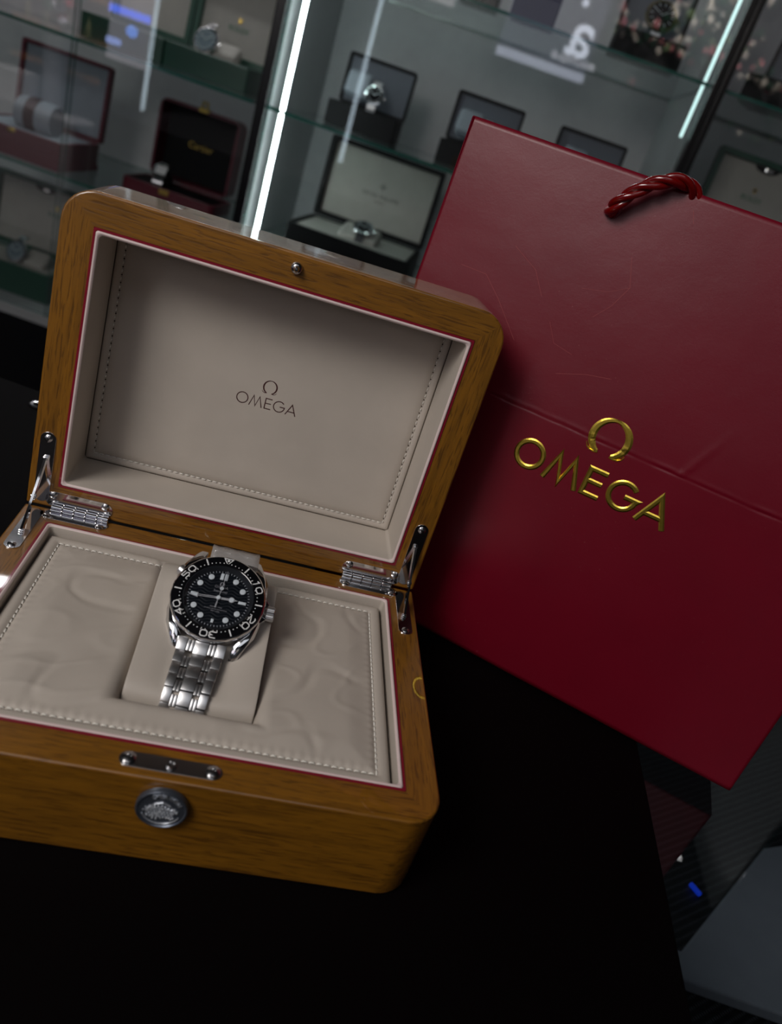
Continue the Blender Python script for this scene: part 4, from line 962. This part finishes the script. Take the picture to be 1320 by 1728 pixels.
# shelving, white counter and vase of flowers in the far left corner, brightened by an added lamp
area('corner_added_fill', F(-2.35, -.62, .95), F(-2.55, -1.35, -.05), .4, 20.0, (1.0, .97, .95))
t = empty('wall_shelving', FM @ T((-2.6, -1.5, ZF)), 'brown and dark red shelving mirrored behind the flower vase', 'shelves')
I = T((2.6, 1.5, -ZF))
obj('back', box(B(), -2.88, -2.30, -1.62, -1.60, ZF, .6), mat('dark_red_wall', (.06, .006, .008), .6), t, I)
for z in (.30, .10, -.09): obj('shelf', box(B(), -2.88, -2.30, -1.595, -1.42, z-.02, z), mat('orange_brown_wood', (.30, .12, .03), .5), t, I)
o = obj('white_counter', box(B(), -2.86, -2.28, -1.40, -1.10, ZF, -.30), mat('white_counter_paint', (.5, .48, .50), .5), None, FM, bevel=.01); tag(o, 'white counter below the flower vase, mirrored in the left cabinet glass', 'counter')
o = obj('white_box', rbox(B(), -2.86, -2.66, -1.38, -1.18, -.299, -.16, .004, 2), mat('white_card', (.7, .68, .70), .5), None, FM); tag(o, 'white box standing left of the flower vase', 'box')
for i, wd_ in enumerate(('leftmost', 'second from the left', 'third from the left', 'rightmost')):
    R_ = .014; x = -2.84 + i*.12 + .01*math.sin(i*5)
    o = obj('bottle', lathe(B(), [(R_, 0), (R_, .06), (.004, .075), (.004, .1), (0, .1)], 14), mat('olive_glass', (.25, .22, .10), .2), None, FM @ T((x, -1.5, .1005)), smooth=40); tag(o, wd_ + ' of the four olive bottles on the brown shelving', 'bottle', 'bottles on the brown shelving')
t = empty('flower_vase', FM @ T((-2.50, -1.22, -.2995)), 'tall clear glass vase with red and white flowers, mirrored at the left', 'vase')
obj('vase', lathe(B(), [(.05, 0), (.055, .02), (.05, .15), (.07, .33), (.085, .36), (.080, .36), (.065, .33), (.046, .15), (.048, .03), (0, .02)], 32), mat('cut_glass', (.45, .45, .5), .15, spec=1.0, coat=.5), t, smooth=60)
for i in range(26):
    a = random.random()*6.28; rr_ = random.random()*.12; h_ = .38 + random.random()*.22
    bm = B(); bmesh.ops.create_icosphere(bm, subdivisions=2, radius=.016+random.random()*.016)
    for v in bm.verts: v.co *= 1 + .5*noise.noise(v.co*90 + Vector((i*3, 0, 0)))
    m_ = (M_fl_w, M_fl_r, M_fl_g)[i % 3] if 'M_fl_w' in globals() else None
    if m_ is None:
        M_fl_w = mat('white_petals', (.75, .75, .85), .6); M_fl_r = mat('crimson_petals', (.5, .01, .05), .6); M_fl_g = mat('dark_leaves', (.01, .06, .03), .6); m_ = M_fl_w
    obj('flower' if i % 3 < 2 else 'leaf', bm, m_, t, T((math.cos(a)*rr_, math.sin(a)*rr_, h_)), smooth=80)
bm = B()
for i in range(10): a = i*.63; tube(bm, [(0.02*math.cos(a), .02*math.sin(a), .03), (.09*math.cos(a), .09*math.sin(a), .45)], .003, 5)
obj('stems', bm, M_fl_g, t)
# blossom display high on the far wall, brightened by an added lamp
area('blossom_added_fill', F(.9, -2.2, 1.9), F(.95, -2.9, 1.2), .5, 28.0, (1.0, .95, .92))
bm = B(); random.seed(11)
def pt_ok(): 
    while True:
        x = random.uniform(.30, 1.75); z = random.uniform(.80, 1.62)
        if noise.noise(Vector((x*3.2, z*4.5, 2))) > -.08 and (z > 1.12 or random.random() < .10): return x, z
for i in range(420):
    x, z = pt_ok(); t_ = B(); bmesh.ops.create_icosphere(t_, subdivisions=1, radius=random.uniform(.008, .030))
    for v in t_.verts: v.co = Vector((v.co.x*random.uniform(.6, 1.2), v.co.y, v.co.z*random.uniform(.8, 1.6)))
    k_ = random.choice([0, 0, 1, 2, 3, 3, 3])
    for f in t_.faces: f.material_index = k_
    bmesh.ops.transform(t_, matrix=T((x, RY0+.05+random.random()*.12, z)), verts=t_.verts[:]); me = bpy.data.meshes.new('t'); t_.to_mesh(me); bm.from_mesh(me); t_.free()
o = obj('blossom_display', bm, [mat('cream_blossom', (.85, .78, .68), .7), mat('pink_blossom', (.75, .25, .28), .7), mat('pale_leaf', (.18, .26, .12), .7), M_fl_g], None, FM); tag(o, 'blossoms and leaves covering the far wall, mirrored at the top right', 'blossoms', kind='stuff')
